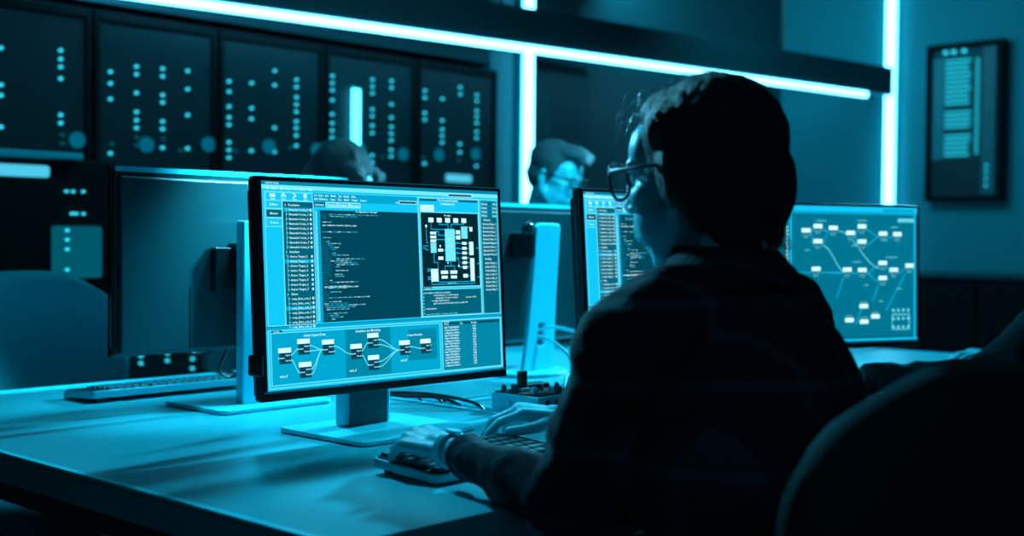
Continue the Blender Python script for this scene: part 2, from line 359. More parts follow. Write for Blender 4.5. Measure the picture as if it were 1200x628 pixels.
# ------------------------------------------------------------------ screens
class Scr:
    """flat screen graphics in panel millimetres: x right, z up, layered by tenths of a millimetre"""
    def __init__(s): s.b = MB(); s.lay = 0
    def r(s, x0, z0, x1, z1, c, l=1):
        s.b.mi = c; y = -.00012*l
        s.b.poly([(x0/1e3, y, z0/1e3), (x1/1e3, y, z0/1e3), (x1/1e3, y, z1/1e3), (x0/1e3, y, z1/1e3)]); return s
    def o(s, x0, z0, x1, z1, c, w=1.4, l=3):
        s.r(x0, z0, x1, z0+w, c, l); s.r(x0, z1-w, x1, z1, c, l); s.r(x0, z0+w, x0+w, z1-w, c, l); s.r(x1-w, z0+w, x1, z1-w, c, l); return s
    def line(s, pts, c, w=1.1, l=3):
        s.b.mi = c; y = -.00012*l
        for i in range(len(pts)-1):
            a, b = V(pts[i]), V(pts[i+1]); d = b-a
            if d.length < 1e-4: continue
            n = V((-d.y, d.x)).normalized()*w/2; d = d.normalized()*w*.3; a = a-d; b = b+d
            s.b.poly([((a-n).x/1e3, y, (a-n).y/1e3), ((b-n).x/1e3, y, (b-n).y/1e3), ((b+n).x/1e3, y, (b+n).y/1e3), ((a+n).x/1e3, y, (a+n).y/1e3)])
        return s
    def curve(s, a, b, c, w=1.1, l=3):
        n = 12; dx = (b[0]-a[0])
        P = []
        for i in range(n+1):
            t = i/n; e = t*t*(3-2*t); P.append((a[0]+dx*t, a[1]+(b[1]-a[1])*e))
        return s.line(P, c, w, l)
    def disc(s, x, z, rad, c, l=4, n=14):
        s.b.mi = c; y = -.00012*l
        s.b.poly([((x+rad*math.cos(2*math.pi*k/n))/1e3, y, (z+rad*math.sin(2*math.pi*k/n))/1e3) for k in range(n)]); return s
    _font = {}
    def txt(s, x, z, st, h, c, width=None, l=5):
        key = st
        if key not in Scr._font:
            cu = bpy.data.curves.new('t', 'FONT'); cu.body = st; cu.size = 1; cu.resolution_u = 1; cu.offset = .012
            o = bpy.data.objects.new('t', cu); me = bpy.data.meshes.new_from_object(o)
            Scr._font[key] = ([v.co.copy() for v in me.vertices], [tuple(p.vertices) for p in me.polygons])
            bpy.data.objects.remove(o); bpy.data.curves.remove(cu); bpy.data.meshes.remove(me)
        vs, fs = Scr._font[key]
        if not vs: return s
        mx = max(v.x for v in vs); k = h/.72; kx = k if width is None else width/mx
        nv = [s.b.b.verts.new(((x+v.x*kx)/1e3, -.00012*l, (z+v.y*k)/1e3)) for v in vs]
        for f in fs:
            try: fa = s.b.b.faces.new([nv[i] for i in f]); fa.material_index = c
            except ValueError: pass
        return s

def code_screen():
    S = Scr(); r = S.r; o = S.o; tx = S.txt
    r(12, 17, 586, 363, K5, 0); 
    r(12, 357, 586, 363, K3, 1); tx(20, 358.5, 'design studio workspace', 3.4, K7, 28)
    r(12, 346, 586, 357, K6, 1); r(12, 346.5, 586, 350, K5, 2)
    for x, w, s_ in ((21, 7, 'File'), (32, 13, 'Explore'), (50, 7, 'Edit'), (61, 12, 'Project'), (77, 9, 'Tools'), (90, 15, 'Window'), (109, 9, 'Help')): tx(x, 349.5, s_, 4.2, K7, w)
    r(448, 349.5, 512, 354.5, K2, 3); o(447, 349, 514, 355, K7, .8, 4)
    # tool box
    r(20, 331, 118, 345, K5, 2); o(19, 330.5, 119, 345.5, K6, 1.4)
    for i, x in enumerate((34, 57, 80, 103)):
        if i == 0: S.disc(x-3, 340, 2.6, K7); S.disc(x+3, 340, 2.6, K7); S.disc(x-3, 340, 1.2, K4, 6); S.disc(x+3, 340, 1.2, K4, 6); r(x-6, 337, x+6, 338.5, K7, 5)
        elif i == 1: S.line([(x-5, 337.5), (x, 343), (x+5, 337.5)], K7, 1.4, 5); S.line([(x, 343), (x, 337)], K7, 1.4, 5)
        elif i == 2: S.line([(x-2, 343), (x+3, 340), (x-2, 337)], K7, 2, 5)
        else: S.disc(x, 340, 3.8, K7); S.disc(x, 340, 1.5, K5, 6)
        tx(x-4, 332.3, ('Build', 'Trees', 'Run', 'Set')[i], 2.8, K7, 9)
    r(119, 331, 366, 346, K4, 1)
    for x, w, s_ in ((122, 6, 'On'), (131, 11, 'Views'), (147, 7, 'Job'), (159, 12, 'Master'), (176, 8, 'Type'), (188, 13, 'Number'), (206, 10, 'Rules')): tx(x, 340.4, s_, 3.6, K7, w)
    for x, w, s_ in ((122, 8, 'Split'), (133, 19, 'Reference'), (158, 11, 'Compare'), (175, 8, 'Turn'), (189, 11, 'Model'), (206, 14, 'Output'), (226, 15, 'Viewport')): tx(x, 334.2, s_, 3.6, K7, w)
    tx(310, 333, 'Search', 3.2, K7, 9); r(321, 332.5, 363, 337.5, K2, 3); o(320, 332, 364, 338, K7, .8, 4)
    for i in range(4):
        x = 121+i*26.5; r(x, 322, x+25, 330.5, K2 if i == 0 else K5, 3); o(x, 322, x+25.6, 331, K7 if i else K4, .9, 4)
        tx(x+2.5, 324.4, ('Summary', 'Timeline', 'Analysis', 'Messages')[i], 4, K7, 20)
    # left tabs
    for i, z in enumerate((318, 303, 288)):
        r(20, z, 53, z+13.4, K2 if i == 1 else K5, 2); o(19.5, z-.8, 53.5, z+14, K6, 1.2); tx(28, z+4.6, ('Editor', 'Monitor', 'Device')[i], 3.8, K7, 17)
    r(17, 124, 54, 287, K5, 1); o(17, 123, 54, 345, K6, 1.2, 2)
    # file tree
    r(54.5, 124, 119, 330, K1+1, 2); r(54.5, 124, 119, 330, K1, 1); o(53.5, 123, 120, 331, K6, 1.3, 3)
    z = 322.5; rows = [('h', 'Description')] + [('a', 'Extended Codes_%d' % i) for i in range(9)] + [('h', 'Interface')] + [('b', 'Action Target_%d' % i) for i in range(8)] + [('h', 'Classes')] + [('c', 'comp_Extra_code_%d' % i) for i in range(7)]
    sel = {1, 12, 22}; start = None
    for i, (k, s_) in enumerate(rows):
        if i in sel: r(55, z-1.9, 118.5, z+5.1, K4, 3)
        if k == 'h':
            S.disc(60, z+1.6, 1, K7, 5); tx(66, z, s_, 3.8, K7, {'Description': 24, 'Interface': 21, 'Classes': 15}[s_]); r(58.3, z-6, 59.2, z+1, K5, 4)
        else:
            r(61, z+1.3, 65, z+2.2, K6, 4); tx(67, z, s_, 3.7, K7, 41 if k != 'b' else 37)
            o(111.5, z-.2, 115.2, z+3.6, K7, 1.1, 5); r(61, z-2, 61.9, z+5, K6, 4)
        z -= 7.85
    # code area
    r(121, 125, 134, 317, K5, 2); r(128.5, 125, 133.5, 317, K4, 3); r(134, 125, 366, 317, K1, 2)
    random.seed(3)
    W = ['define', 'return', 'import', 'module', 'stack', 'input', 'config', 'node', 'value', 'range', 'self', 'class', 'async', 'index', 'frame', 'buffer', 'state', 'with', 'true', 'null', 'print', 'array']
    zz = 312.5; nrow = 56; step = 187.0/nrow
    ind = [0,14,16,4,1,1,0,0,0,0,0,3,0,1,1,7,10,10,14,18,14,18,18,22,26,14,22,26,24,24,24,18,22,24,11,12,14,11,9,9,6,12,13,14,9,9,9,0,1,3,4,4,7,10,11,13]
    ln  = [0,120,70,5,0,22,0,2,0,0,84,0,1,20,0,14,32,14,22,14,0,14,40,0,68,52,60,54,14,0,30,3,20,22,0,6,66,0,48,46,0,26,2,0,100,0,30,60,100,70,60,0,50,24,30,10]
    for i in range(nrow):
        tx(122.5, zz, '%d' % (i+10), 2.0, K7, 4.5)
        r(134.5, zz+.6, 134.5+ind[i]*.7+4, zz+1.3, K3, 3) if ind[i] > 4 else None
        rem = ln[i]*.95; x = 137+ind[i]*1.15
        while rem > 4:
            w = random.choice(W); ww = min(rem, 3.0+len(w)*1.25); tx(x, zz, w, 2.3, random.choice((K6, K6, K7, K5)), ww); x += ww+1.6; rem -= ww+1.6
        zz -= step
    tx(214, 314.2, 'Configuration manager', 3.0, K7, 52)
    for zq in (290, 184): tx(138, zq, 'async configuration, transaction, default_to_engine', 3.0, K7, 78)
    # right-hand tool window
    r(366, 124, 532, 346, K5, 2); o(366, 124, 532, 347, K6, 3, 3); r(371, 339.5, 528, 344, K2, 4)
    r(415, 339, 476, 344.5, K4, 5); tx(418, 339.8, 'The Technical Diagram', 4, K7, 54, 7); tx(426, 333.5, 'Configuration', 3.6, K7, 38)
    r(373, 320.5, 408, 332, K7, 5); tx(375, 327.5, 'Set the device', 2.6, K3, 29, 7); tx(375, 322.5, 'to full options', 2.6, K3, 31, 7)
    r(373, 180, 527, 318, K0, 4); o(371, 178, 529, 320, K6, 2, 4); tx(434, 312, 'Design', 3.2, K7, 18)
    lines = [[(399,300),(399,287),(436,287)], [(421,300),(421,296),(444,296),(444,288)], [(443,300),(443,296)], [(452,288),(452,297),(487,297),(487,301)], [(386,291),(386,262),(391,262)],
             [(410,283),(418,283),(418,276),(436,276)], [(410,276),(414,276)], [(410,268),(436,268)], [(376,256),(390,256)], [(376,252),(383,252),(383,249),(390,249)], [(404,250),(404,225),(414,225),(414,188),(508,188),(508,192)],
             [(448,226),(448,218),(432,218),(432,210)], [(448,218),(458,218),(458,210)], [(396,196),(396,184),(512,184),(512,190)], [(462,232),(470,232),(470,216),(480,216)],
             [(462,261),(500,261)], [(462,251),(500,251)], [(462,242),(500,242)], [(476,233),(500,233)], [(476,224),(500,224)], [(476,216),(500,216)], [(480,199),(500,199)], [(462,282),(468,282)], [(462,272),(468,272)], [(474,277),(480,277)], [(497,292),(506,292),(506,289)],
             [(520,252),(526,252)], [(520,222),(526,222)], [(520,196),(526,196)], [(421,252),(421,256)], [(428,248),(435,248)]]
    for P in lines: S.line(P, K5, 1.2, 6)
    for x, z in ((399,304),(421,304),(443,304),(465,304),(487,304)): r(x-6.5, z-4, x+6.5, z+4.5, K7, 8)
    for z in (280, 272.5, 265.5): r(396, z-2.4, 411, z+2.4, K7, 8)
    r(434.5, 227, 461.5, 288, K6, 7); tx(442, 268, 'Control', 2.6, K7, 12, 9); tx(442, 255, 'Core', 2.6, K7, 12, 9)
    r(479, 270, 496, 293, K6, 7); r(396, 243, 411, 262, K6, 7); r(395, 189.5, 413, 213, K7, 7)
    for z in (282, 272): r(464.5, z-3.6, 476, z+3.6, K7, 8)
    r(500, 238.5, 511, 264, K7, 8); r(501, 189, 512, 232.5, K7, 8); r(502, 284, 510, 292, K7, 8)
    for z in (261, 251.5, 242.5, 233, 224, 215): r(480, z-2.6, 492, z+2.6, K7, 8)
    for z in (262, 252, 243, 233): S.disc(467, z, 2.4, K5, 8, 3)
    S.disc(469, 218, 2, K7, 8); r(481, 195.5, 493, 202.5, K7, 8); S.disc(386, 293, 2.6, K7, 8); r(415, 245.5, 428, 250.5, K7, 8); S.disc(421, 256, 2, K7, 8); r(415, 230, 428, 236, K7, 8)
    for x in (430, 455): r(x-9.5, 203.5, x+9.5, 209.5, K7, 8); r(x-8, 194.5, x+8, 200, K7, 8)
    for z in (211, 196): S.line([(386, z-3), (393, z+3)], K5, 1.6, 8); S.line([(386, z+3), (393, z-3)], K5, 1.6, 8)
    tx(437, 184.5, 'signal bus line', 3, K6, 24, 9); S.disc(440, 224, 1.6, K7, 8)
    # console
    r(371, 126, 529, 174, K2, 4); o(369.5, 125, 530, 175.5, K6, 1.4, 5); r(372, 175.8, 396, 179.6, K1, 5); tx(375, 176.2, 'Console', 2.8, K7, 18, 6)
    cons = [(0,'> run analyze.to_start_bus_in progress',71),(26,'check devices: 0 of 40 loaded',66),(31,'mapping: 12 new routes',60),(20,': assign task found',46),(26,'get output: file transfer port to path dir',92)]
    z = 167.5
    for x, s_, w in cons: tx(373+x, z, s_, 3, K7, w, 6); z -= 5.0
    tx(376, 138, '> end sequence', 3.2, K7, 30, 6); tx(486, 157, 'Score: 0.00', 3, K7, 28, 6); tx(378, 128, 'start | file | build | connect | edit | help', 2.6, K6, 84, 6)
    for z in range(130, 170, 6): r(372.5, z, 375, z+2, K6, 6)
    # right column
    r(533, 124, 584, 346, K3, 2); r(537, 125, 580, 311, K2, 3); o(534, 124, 583, 346, K6, 1.4, 3)
    for i in range(4):
        z = 336-i*7.6; tx(538, z, ('Zones', 'Router', 'Stream', 'Pulses')[i], 3.8, K7, 16, 6); r(558, z-1, 566, z+4, K2, 5); tx(569, z, ('ON', 'Lev', 'End', 'Run')[i], 3.6, K7, 11, 6)
    z = 300; tx(543, z+5, 'Elements', 3.8, K7, 20, 6)
    for i in range(9): tx(540, z-i*7.4-3, 'Extended Value_%d' % i, 3.8, K7, 37, 6)
    tx(543, 229, 'Interface', 3.8, K7, 20, 6)
    for i in range(8): tx(543, 221-i*7.4, 'Action Path_%d' % i, 3.8, K7, 33, 6)
    r(537, 261, 581, 262.5, K5, 5)
    # bottom
    r(13, 117, 585, 122.5, K4, 2); r(13, 121.5, 585, 122.5, K2, 3)
    r(14, 19, 584, 117, K5, 2); o(16, 20, 583, 116.5, K6, 1.4, 3)
    r(22, 26, 412, 111, K4, 4); o(21, 25, 413, 112, K6, 1.2, 5)
    r(23, 112.6, 45, 116, K1, 5); tx(27, 113, 'Nodes', 2.6, K7, 12, 6)
    r(181, 28, 287, 110.5, K3, 5); r(287, 28, 411, 110.5, K4, 5); r(331, 47, 403, 103, K3, 6); 
    tx(90, 103, 'Select Input Data', 4.2, K7, 47, 7); tx(205, 104.5, 'Simulation and Modeling', 4.2, K7, 58, 7); tx(328, 91.5, 'Output Results', 4, K7, 38, 8)
    for x, z in ((37, 38), (188, 37), (310, 47)): tx(x, z, 'start_if', 4, K7, 16, 8)
    N = [(49, 82), (89, 95), (91, 56), (142, 91), (205, 80), (245, 97), (245, 58), (321, 80), (374, 80)]
    for i, (x, z) in enumerate(N):
        r(x-12, z-22, x+13, z-4, K1, 7); r(x-13.5, z-3.6, x+13, z+4.4, K7, 8)
        tx(x+1, z-9, 'input', 2.8, K7, 10, 9); tx(x-12, z-13.5, 'start', 2.8, K7, 11, 9); tx(x+1, z-18, 'level', 2.8, K7, 10, 9)
        for zz in (-7.7, -16.7): S.disc(x+13.5, z+zz, 1.3, K6, 9)
        S.disc(x-13, z-12, 1.3, K6, 9)
    def link(i, p, j): S.curve((N[i][0]+13.5, N[i][1]-(7.7, 16.7)[p]), (N[j][0]-13, N[j][1]-12), K6, 1.5, 9)
    for a in ((0,0,1),(0,1,2),(1,0,3),(1,1,3),(2,0,3),(2,1,3),(3,0,4),(4,0,5),(4,1,6),(5,0,7),(5,1,7),(6,0,7),(6,1,7),(7,0,8)): link(*a)
    r(419, 22, 580, 115, K3, 4); o(418, 21, 581, 116, K6, 1.6, 5); r(421, 107.5, 579, 111.5, K1, 6)
    tx(424, 112, 'Results', 3, K7, 14, 7); tx(424, 107.9, 'Name', 3.4, K7, 13, 8); tx(466, 107.9, 'Type', 3.4, K7, 9, 8); tx(497, 107.9, 'Storage', 3.4, K7, 16, 8)
    for i in range(15):
        z = 101-i*5.1; tx(424, z, ('data Total Number', 'output Simulation', 'comparison values...')[i % 3], 3.7, K7, (40, 38, 43)[i % 3], 8)
        tx(501, z, ('4.00', '0.88', '6.07')[i % 3], 3.8, K7, 9, 8)
    return S.b
def node_screen():
    S = Scr(); r = S.r
    r(12, 17, 586, 363, K2, 0); r(12, 350, 586, 363, K5, 1); r(470, 353, 575, 357, K3, 2); r(12, 343, 586, 350, K4, 1)
    r(12, 17, 171, 343, K4, 1); r(171, 17, 175, 350, K5, 2)
    for i in range(9): S.txt(22+i*17, 352, ('File', 'Edit', 'View', 'Job', 'Tool', 'Run', 'Code', 'Help', 'Info')[i], 5, K7, 12)
    for i in range(5): S.disc(30+i*30, 333, 6, K7, 4)
    r(20, 60, 168, 318, K2, 2)
    for i in range(24):
        S.txt(30, 308-i*10, 'Extended Codes_%d' % i, 5, K6, 100); S.o(158, 307-i*10, 163, 312-i*10, K7, 1.4, 5)
    r(178, 30, 574, 340, 8, 2); r(575, 25, 580, 345, K5, 3); r(12, 19, 586, 24, K5, 3)
    r(520, 325, 574, 334, K6, 4); S.txt(524, 326.5, 'Schematics', 5.5, K2, 46, 5)
    N = [(223,300),(261,311),(261,273),(311,307),(368,295),(406,312),(406,273),(477,294),(526,293),(255,203),(357,201),(407,200),(476,218),(476,179),(514,200),(568,211),(412,107),(364,72),(413,67),(451,80)]
    for i, (x, z) in enumerate(N):
        x *= .985; low = i >= 16
        dy = 12 if low else -12
        r(x-13, z+dy-7, x+13, z+dy+6, K2, 4); r(x-14, z-4.5, x+14, z+6, K7, 5)
        S.txt(x-11, z+dy-1, 'input start', 4, K6, 22, 6); S.txt(x-9, z+dy-6, 'level', 3.5, K6, 16, 6)
        N[i] = (x, z)
    def ln(a, b, c=K5): S.curve((N[a][0]+14, N[a][1]-8), (N[b][0]-14, N[b][1]-8), c, 1.8, 3)
    for a in ((0,1),(0,2),(1,3),(2,3),(4,5),(4,6),(5,7),(6,7),(7,8),(9,10),(10,11),(11,12),(11,13),(12,14),(14,15)): ln(*a)
    S.curve((325, 300), (460, 205), K6, 2, 3); S.curve((275, 262), (345, 195), K6, 2, 3); S.line([(180, 195), (345, 195)], K5, 1.5, 3)
    S.line([(343, 190), (318, 130)], K5, 2, 3); S.line([(460, 172), (435, 120)], K5, 2, 3); S.line([(545, 190), (480, 95)], K5, 2, 3); S.curve((378, 62), (400, 100), K5, 2, 3)
    for x, z, w in ((250,324,34),(382,326,34),(495,310,26),(215,250,16),(365,262,16),(470,276,16),(368,220,28),(478,232,40),(405,160,16),(515,150,18),(455,118,16)): S.txt(x, z, 'comparison', 5, K6, w, 5)
    S.o(500, 45, 560, 85, K6, 2, 4)
    for i in range(4):
        for j in range(3): S.disc(504+i*17, 96-j*22, 4, K6, 5, 6); S.line([(504+i*17, 96-j*22), (512+i*15, 88-j*18)], K6, 1.5, 5)
    return S.b
def plain_screen():
    S = Scr(); S.r(12, 17, 586, 363, K4, 0); S.r(12, 350, 586, 363, K5, 1); S.r(130, 120, 366, 330, K1, 1)
    for i in range(22): S.r(140+(i % 4)*8, 320-i*9, 180+(i*37 % 150), 323-i*9, K6, 2)
    S.r(380, 120, 570, 330, K2, 1); S.r(20, 25, 570, 105, K3, 1); return S.b
def bake(mb, name):
    me = bpy.data.meshes.new(name); mb.b.to_mesh(me); mb.b.free(); 
    for m in EM: me.materials.append(m)
    return me
def put(name, me, par, mtx):
    o = bpy.data.objects.new(name, me); C.objects.link(o); o.parent = par; o.matrix_local = mtx; return o
ME_CODE, ME_NODE, ME_PLAIN = bake(code_screen(), 'code'), bake(node_screen(), 'node'), bake(plain_screen(), 'plain')

def rrect(w0, w1, d0, d1, r=.03, n=6):
    P = []
    for cx, cy, a0 in ((w1-r, d1-r, 0), (w0+r, d1-r, 90), (w0+r, d0+r, 180), (w1-r, d0+r, 270)):
        for k in range(n+1): a = R(a0+90*k/n); P.append((cx+r*math.cos(a), cy+r*math.sin(a)))
    return P
def monitor(label, cx, yf, zb, yaw, tilt, screen, base=(0, .04, .14, .115), stand='plate', group=None, sname='screen', topm='black', kind='monitor'):
    """front lower edge of the panel centred at (cx,yf) height zb; local -Y is the viewing side"""
    t = thing('computer_monitor', label, 'monitor', (cx, yf, DZ), yaw, group); z0 = zb-DZ
    PM = Matrix.Translation((-.29, 0, z0)) @ Matrix.Rotation(-tilt, 4, 'X')
    def tm(mb): mb.b.transform(PM); return mb
    obj('housing', tm(MB().box(0, .58, .004, .022, 0, .37).box(.006, .574, .022, .034, .006, .352)), M['shell'], t, .006, seg=3)
    bz = MB()
    for a in ((0, .012, 0, .37), (.586-.012+.006-.006+.012-.006, .58, 0, .37), (.012, .574+.006, .363, .37), (.012, .58, 0, .017)):
        bz.box(min(a[0], a[1]), max(a[0], a[1]), -.002, .006, a[2], a[3])
    obj('bezel', tm(bz), M['black'], t, .0015)
    obj('chin_trim', tm(MB().box(.004, .576, -.0032, -.0015, .0135, .0165)), M['topedge'], t)
    obj('top_rim', tm(MB().box(.003, .577, .002, .021, .3695, .3712) if topm == 'black' else MB().box(.002, .578, .004, .0232, .361, .3712)), M[topm], t)
    if screen: put(sname, screen, t, PM @ Matrix.Translation((0, -.0005, 0)) @ Matrix.Diagonal((.979, 1, 1, 1)))
    if stand == 'plate':
        x0, y0, w, d = base
        P = rrect(x0-w, x0+w, y0-d, y0+d, .02)
        obj('stand_base', MB().prism([(x, y, .001) for x, y in P], (0, 0, .009)), M['silver'], t, .003)
        ny = y0 + .03
        obj('stand_neck', MB().box(x0-.055, x0+.055, ny, ny+.028, .01, .385), M['silver2'], t, .004)
        obj('neck_shade', MB().box(x0-.044, x0+.044, ny-.003, ny, .01, .36), M['deskdark'], t) if yaw == 0 else None  # dark sheet: shade under the panel put on the neck as colour
        obj('mount', MB().box(x0-.05, x0+.05, .03, ny+.01, .26, .34), M['black'], t, .006)
    elif stand == 'curved':
        # curved leg with cable slot
        bl = MB(); g = []; nr = 40
        for i in range(nr+1):
            zz = .385*i/nr; sx = .022 - .034*(zz/.385) - .014*math.sin(math.pi*zz/.385); w = .047 + .014*(1-zz/.385)**3
            if zz > .372: w -= (1-math.sqrt(max(0, 1-((zz-.372)/.013)**2)))*.012
            g.append([bl.b.verts.new((x, .118-.012*math.sin(math.pi*zz/.385), zz+.008)) for x in (sx-w, sx-w*.6, sx-.014, sx+.014, sx+w*.6, sx+w)])
        for i in range(nr):
            for j in range(5):
                if j == 2 and .065 < .385*(i+.5)/nr < .125: continue
                bl.b.faces.new([g[i][j], g[i][j+1], g[i+1][j+1], g[i+1][j]])
        lg = obj('stand_leg', bl, M['silver2'], t, smooth=True); md = lg.modifiers.new('s', 'SOLIDIFY'); md.thickness = .014; md.offset = 0
        md = lg.modifiers.new('b', 'BEVEL'); md.width = .003; md.segments = 2; md.limit_method = 'ANGLE'; lg.modifiers.new('wn', 'WEIGHTED_NORMAL')
        P = [(.03+.115*math.cos(2*math.pi*k/40), .085+.10*math.sin(2*math.pi*k/40)) for k in range(40)]
        obj('stand_base', MB().prism([(x, y, .001) for x, y in P], (0, 0, .010)), M['silver'], t, .003)
        obj('mount', MB().box(-.045, .045, .03, .117, .30, .37), M['black'], t, .01)
    return t
tm_ = monitor('large monitor with code and circuit diagram, in focus, above the front keyboard', 1.4856, 1.6612, .8229, 0, .0609, ME_CODE, (0.0, .045, .14, .12))
obj('side_clip', MB().box(-.298, -.288, -.004, .03, .125, .16), M['black'], tm_, .004)
m4 = monitor('monitor right of the in-focus one, partly hidden behind the woman in glasses', 2.277, 1.6291, .8311, 0, .07, ME_CODE, (0.0, .045, .14, .12))
m5 = monitor('rightmost monitor showing the scattered node graph', 2.5812+.29*math.cos(.4), 1.6518-.29*math.sin(.4), .8192, -.4, .024, ME_NODE, (0.0, .045, .13, .11))
mb_ = monitor('monitor turned away at left, dark back and flat silver stand showing', 1.519, 2.21, .856, math.pi, .0, ME_PLAIN, (-.01, .04, .14, .11), topm='topedge')
mc_ = monitor('monitor turned away in the middle with curved pale stand and cable slot', 2.42, 2.25, .815, math.pi, .0, ME_PLAIN, stand='curved', topm='topedge')
# details of the back-turned monitors
for m_, x in ((mb_, -.066), (mc_, .026)):
    ball = MB().ell((x, .037 if m_ is mb_ else .09, .375 if m_ is mc_ else .428), (.022, .02, .024) if m_ is mc_ else (.028, .009, .028))
    obj('round_knob', ball, M['ballm'], m_, smooth=True)
obj('port_cover', MB().box(-.15, -.02, .032, .038, .13, .16), M['black'], mb_, .003)
obj('mount_plate', MB().box(.0, .08, .032, .050, .24, .33), M['black'], mb_, .004)
obj('seam_line', MB().box(.128, .130, .033, .0348, .125, .25), M['blackmat'], mb_)

# ------------------------------------------------------------------ keyboards
kw = {}
def key_mesh(w):
    k = round(w, 4)
    if k not in kw:
        mb = MB(); a, b = w/2, .0078; vs = [mb.b.verts.new(p) for p in [(-a,-b,0),(a,-b,0),(a,b,0),(-a,b,0),(-a+.0012,-b+.0012,.0045),(a-.0012,-b+.0012,.0045),(a-.0012,b-.0012,.0045),(-a+.0012,b-.0012,.0045)]]
        for f in ((3,2,1,0),(4,5,6,7),(0,1,5,4),(1,2,6,5),(2,3,7,6),(3,0,4,7)): mb.b.faces.new([vs[i] for i in f])
        me = mesh_of(mb, 'key'); me.materials.append(M['key']); kw[k] = me
    return kw[k]
def keyboard(label, loc, rz, full, thick=.012, traym='keyw'):
    w = .42 if full else .31; d = .140 if not full else .128
    t = thing('keyboard', label, 'keyboard', loc, rz)
    TM = Matrix.Rotation(R(4), 4, 'X')
    P = rrect(-w/2, w/2, 0, d, .012)
    tray = MB().prism([(x, y, .002) for x, y in P], (0, 0, thick)); tray.b.transform(TM); obj('tray', tray, M[traym], t, .002)
    ins = MB().prism([(x, y, thick+.002) for x, y in rrect(-w/2+.005, w/2-.005, .005, d-.005, .008)], (0, 0, .0012)); ins.b.transform(TM); obj('key_bed', ins, M['blackmat'], t)
    for sx in (-1, 1):
        obj('foot', MB().box(sx*(w/2-.03)-.012, sx*(w/2-.03)+.012, d-.022, d-.012, 0, .0095), M['black'], t)
    R0 = -w/2+(.009 if full else .014); rows = []
    m = .0188
    rows.append([(1, 1)]*14 + [(1, 1)])
    for j in range(6):
        x = R0; y = .018+j*(.0218 if not full else .0198)
        lay = {0: [1.25,1.25,1.25,5.6,1.25,1.25,1.25,1.25], 1: [2.2]+[1]*10+[2.15], 2: [1.7]+[1]*11+[1.65], 3: [1.4]+[1]*12+[.95], 4: [1]*13+[1.35], 5: [1.02]*14}[j]
        for kk in lay:
            o = put('key', key_mesh(kk*m-.0028), t, TM @ Matrix.Translation((x+kk*m/2, y, thick+.0032)) @ Matrix.Diagonal((1, 1.1 if not full else 1, 1, 1))); x += kk*m
        if full:
            x += .008
            for q in range(5 if j else 4): put('key', key_mesh(m-.0028), t, TM @ Matrix.Translation((x+m/2, y, thick+.0032))); x += m
    return t
keyboard('compact silver keyboard under the hands of the woman', (1.366, 1.270, DZ), R(1), False, .014)
keyboard('long dark keyboard behind the left back-turned monitor', (1.50, 2.515, DZ), math.pi, True, .016, 'keyw')
obj_ = obj('paper_card', MB().box(-.03, .03, -.042, .042, 0, .0012), M['paper']); obj_.location = (1.347, 1.368, DZ+.0355); obj_.rotation_euler = (R(4), 0, R(12))
tag(obj_, 'small blank white card on the keyboard beside the left hand with the watch', 'card')

# ------------------------------------------------------------------ mixer box
t = thing('audio_mixer', 'small white mixer box with knobs and black posts on the desk', 'mixer', (1.905, 1.70, DZ))
obj('case', MB().box(-.062, .095, -.065, .065, .002, .036), M['silver2'], t, .003)
obj('top_panel', MB().box(-.056, .09, -.06, .06, .036, .0385), M['blackmat'], t)
for x, y, r_, h in ((-.045, .045, .006, .012), (-.045, .012, .006, .012), (-.04, -.035, .0085, .013), (.0, -.045, .007, .012), (.03, -.04, .007, .01), (.055, -.045, .006, .01), (.07, .0, .006, .011), (.02, .0, .006, .010)):
    obj('knob', MB().cyl((x, y, .0385), r_, h, 16, r2=r_*.8).cyl((x, y, .0385+h), r_*.55, .002, 12), M['topedge'] if (x+y) < -.02 and x > -.042 else M['deskdark'], t, .0008)
obj('fader_block', MB().box(-.02, .07, .02, .05, .0385, .05), M['black'], t, .002)
for dx in (0, .012): obj('post', MB().cyl((-.028+dx, .015, .0385), .0068, .042, 16), M['black'], t, .001)
obj('post_base', MB().box(-.036, -.01, .004, .026, .0385, .046), M['topedge'], t, .001)
for y in (-.04, -.012, .016): obj('jack', MB().cyl((-.062, y, .018), .005, .003, 14, (-1, 0, 0)), M['topedge'], t)
for x in (-.035, -.005, .03): obj('jack', MB().cyl((x, -.065, .022), .006, .004, 14, (0, -1, 0)), M['black'], t)

# ------------------------------------------------------------------ cables
def bez(P, n=8):
    P = [V(p) for p in P]; out = []
    for i in range(len(P)-1):
        p0, p1, p2, p3 = P[max(i-1, 0)], P[i], P[i+1], P[min(i+2, len(P)-1)]
        for k in range(n):
            u = k/n; out.append(.5*((2*p1)+(p2-p0)*u+(2*p0-5*p1+4*p2-p3)*u*u+(3*p1-p0-3*p2+p3)*u**3))
    return out + [P[-1]]
def cable(label, P, r, m): return tag(obj('cable', MB().tube(bez(P), r, 8), m, smooth=True), label, 'cable')
cable('nearest black cable arching from the in-focus monitor into the desk gap', [(1.49, 1.835, .90), (1.56, 1.86, .80), (1.68, 1.90, .777), (1.77, 1.86, .768), (1.823, 1.78, .748), (1.834, 1.77, .70)], .0036, M['cableb'])
cable('second black cable dipping into the desk gap, just behind the arching one', [(1.52, 1.84, .90), (1.62, 1.90, .80), (1.72, 1.93, .765), (1.80, 1.87, .757), (1.829, 1.83, .735), (1.834, 1.83, .70)], .0034, M['cableb'])
cable('left one of the paired thin black cables behind the monitor stand', [(1.55, 1.85, .88), (1.66, 1.98, .775), (1.75, 2.0, .755), (1.81, 1.95, .75), (1.833, 1.94, .70)], .003, M['cableb'])
cable('right one of the paired thin black cables behind the monitor stand', [(1.58, 1.85, .88), (1.70, 1.96, .78), (1.78, 1.97, .76), (1.822, 1.90, .75), (1.835, 1.89, .70)], .003, M['cableb'])
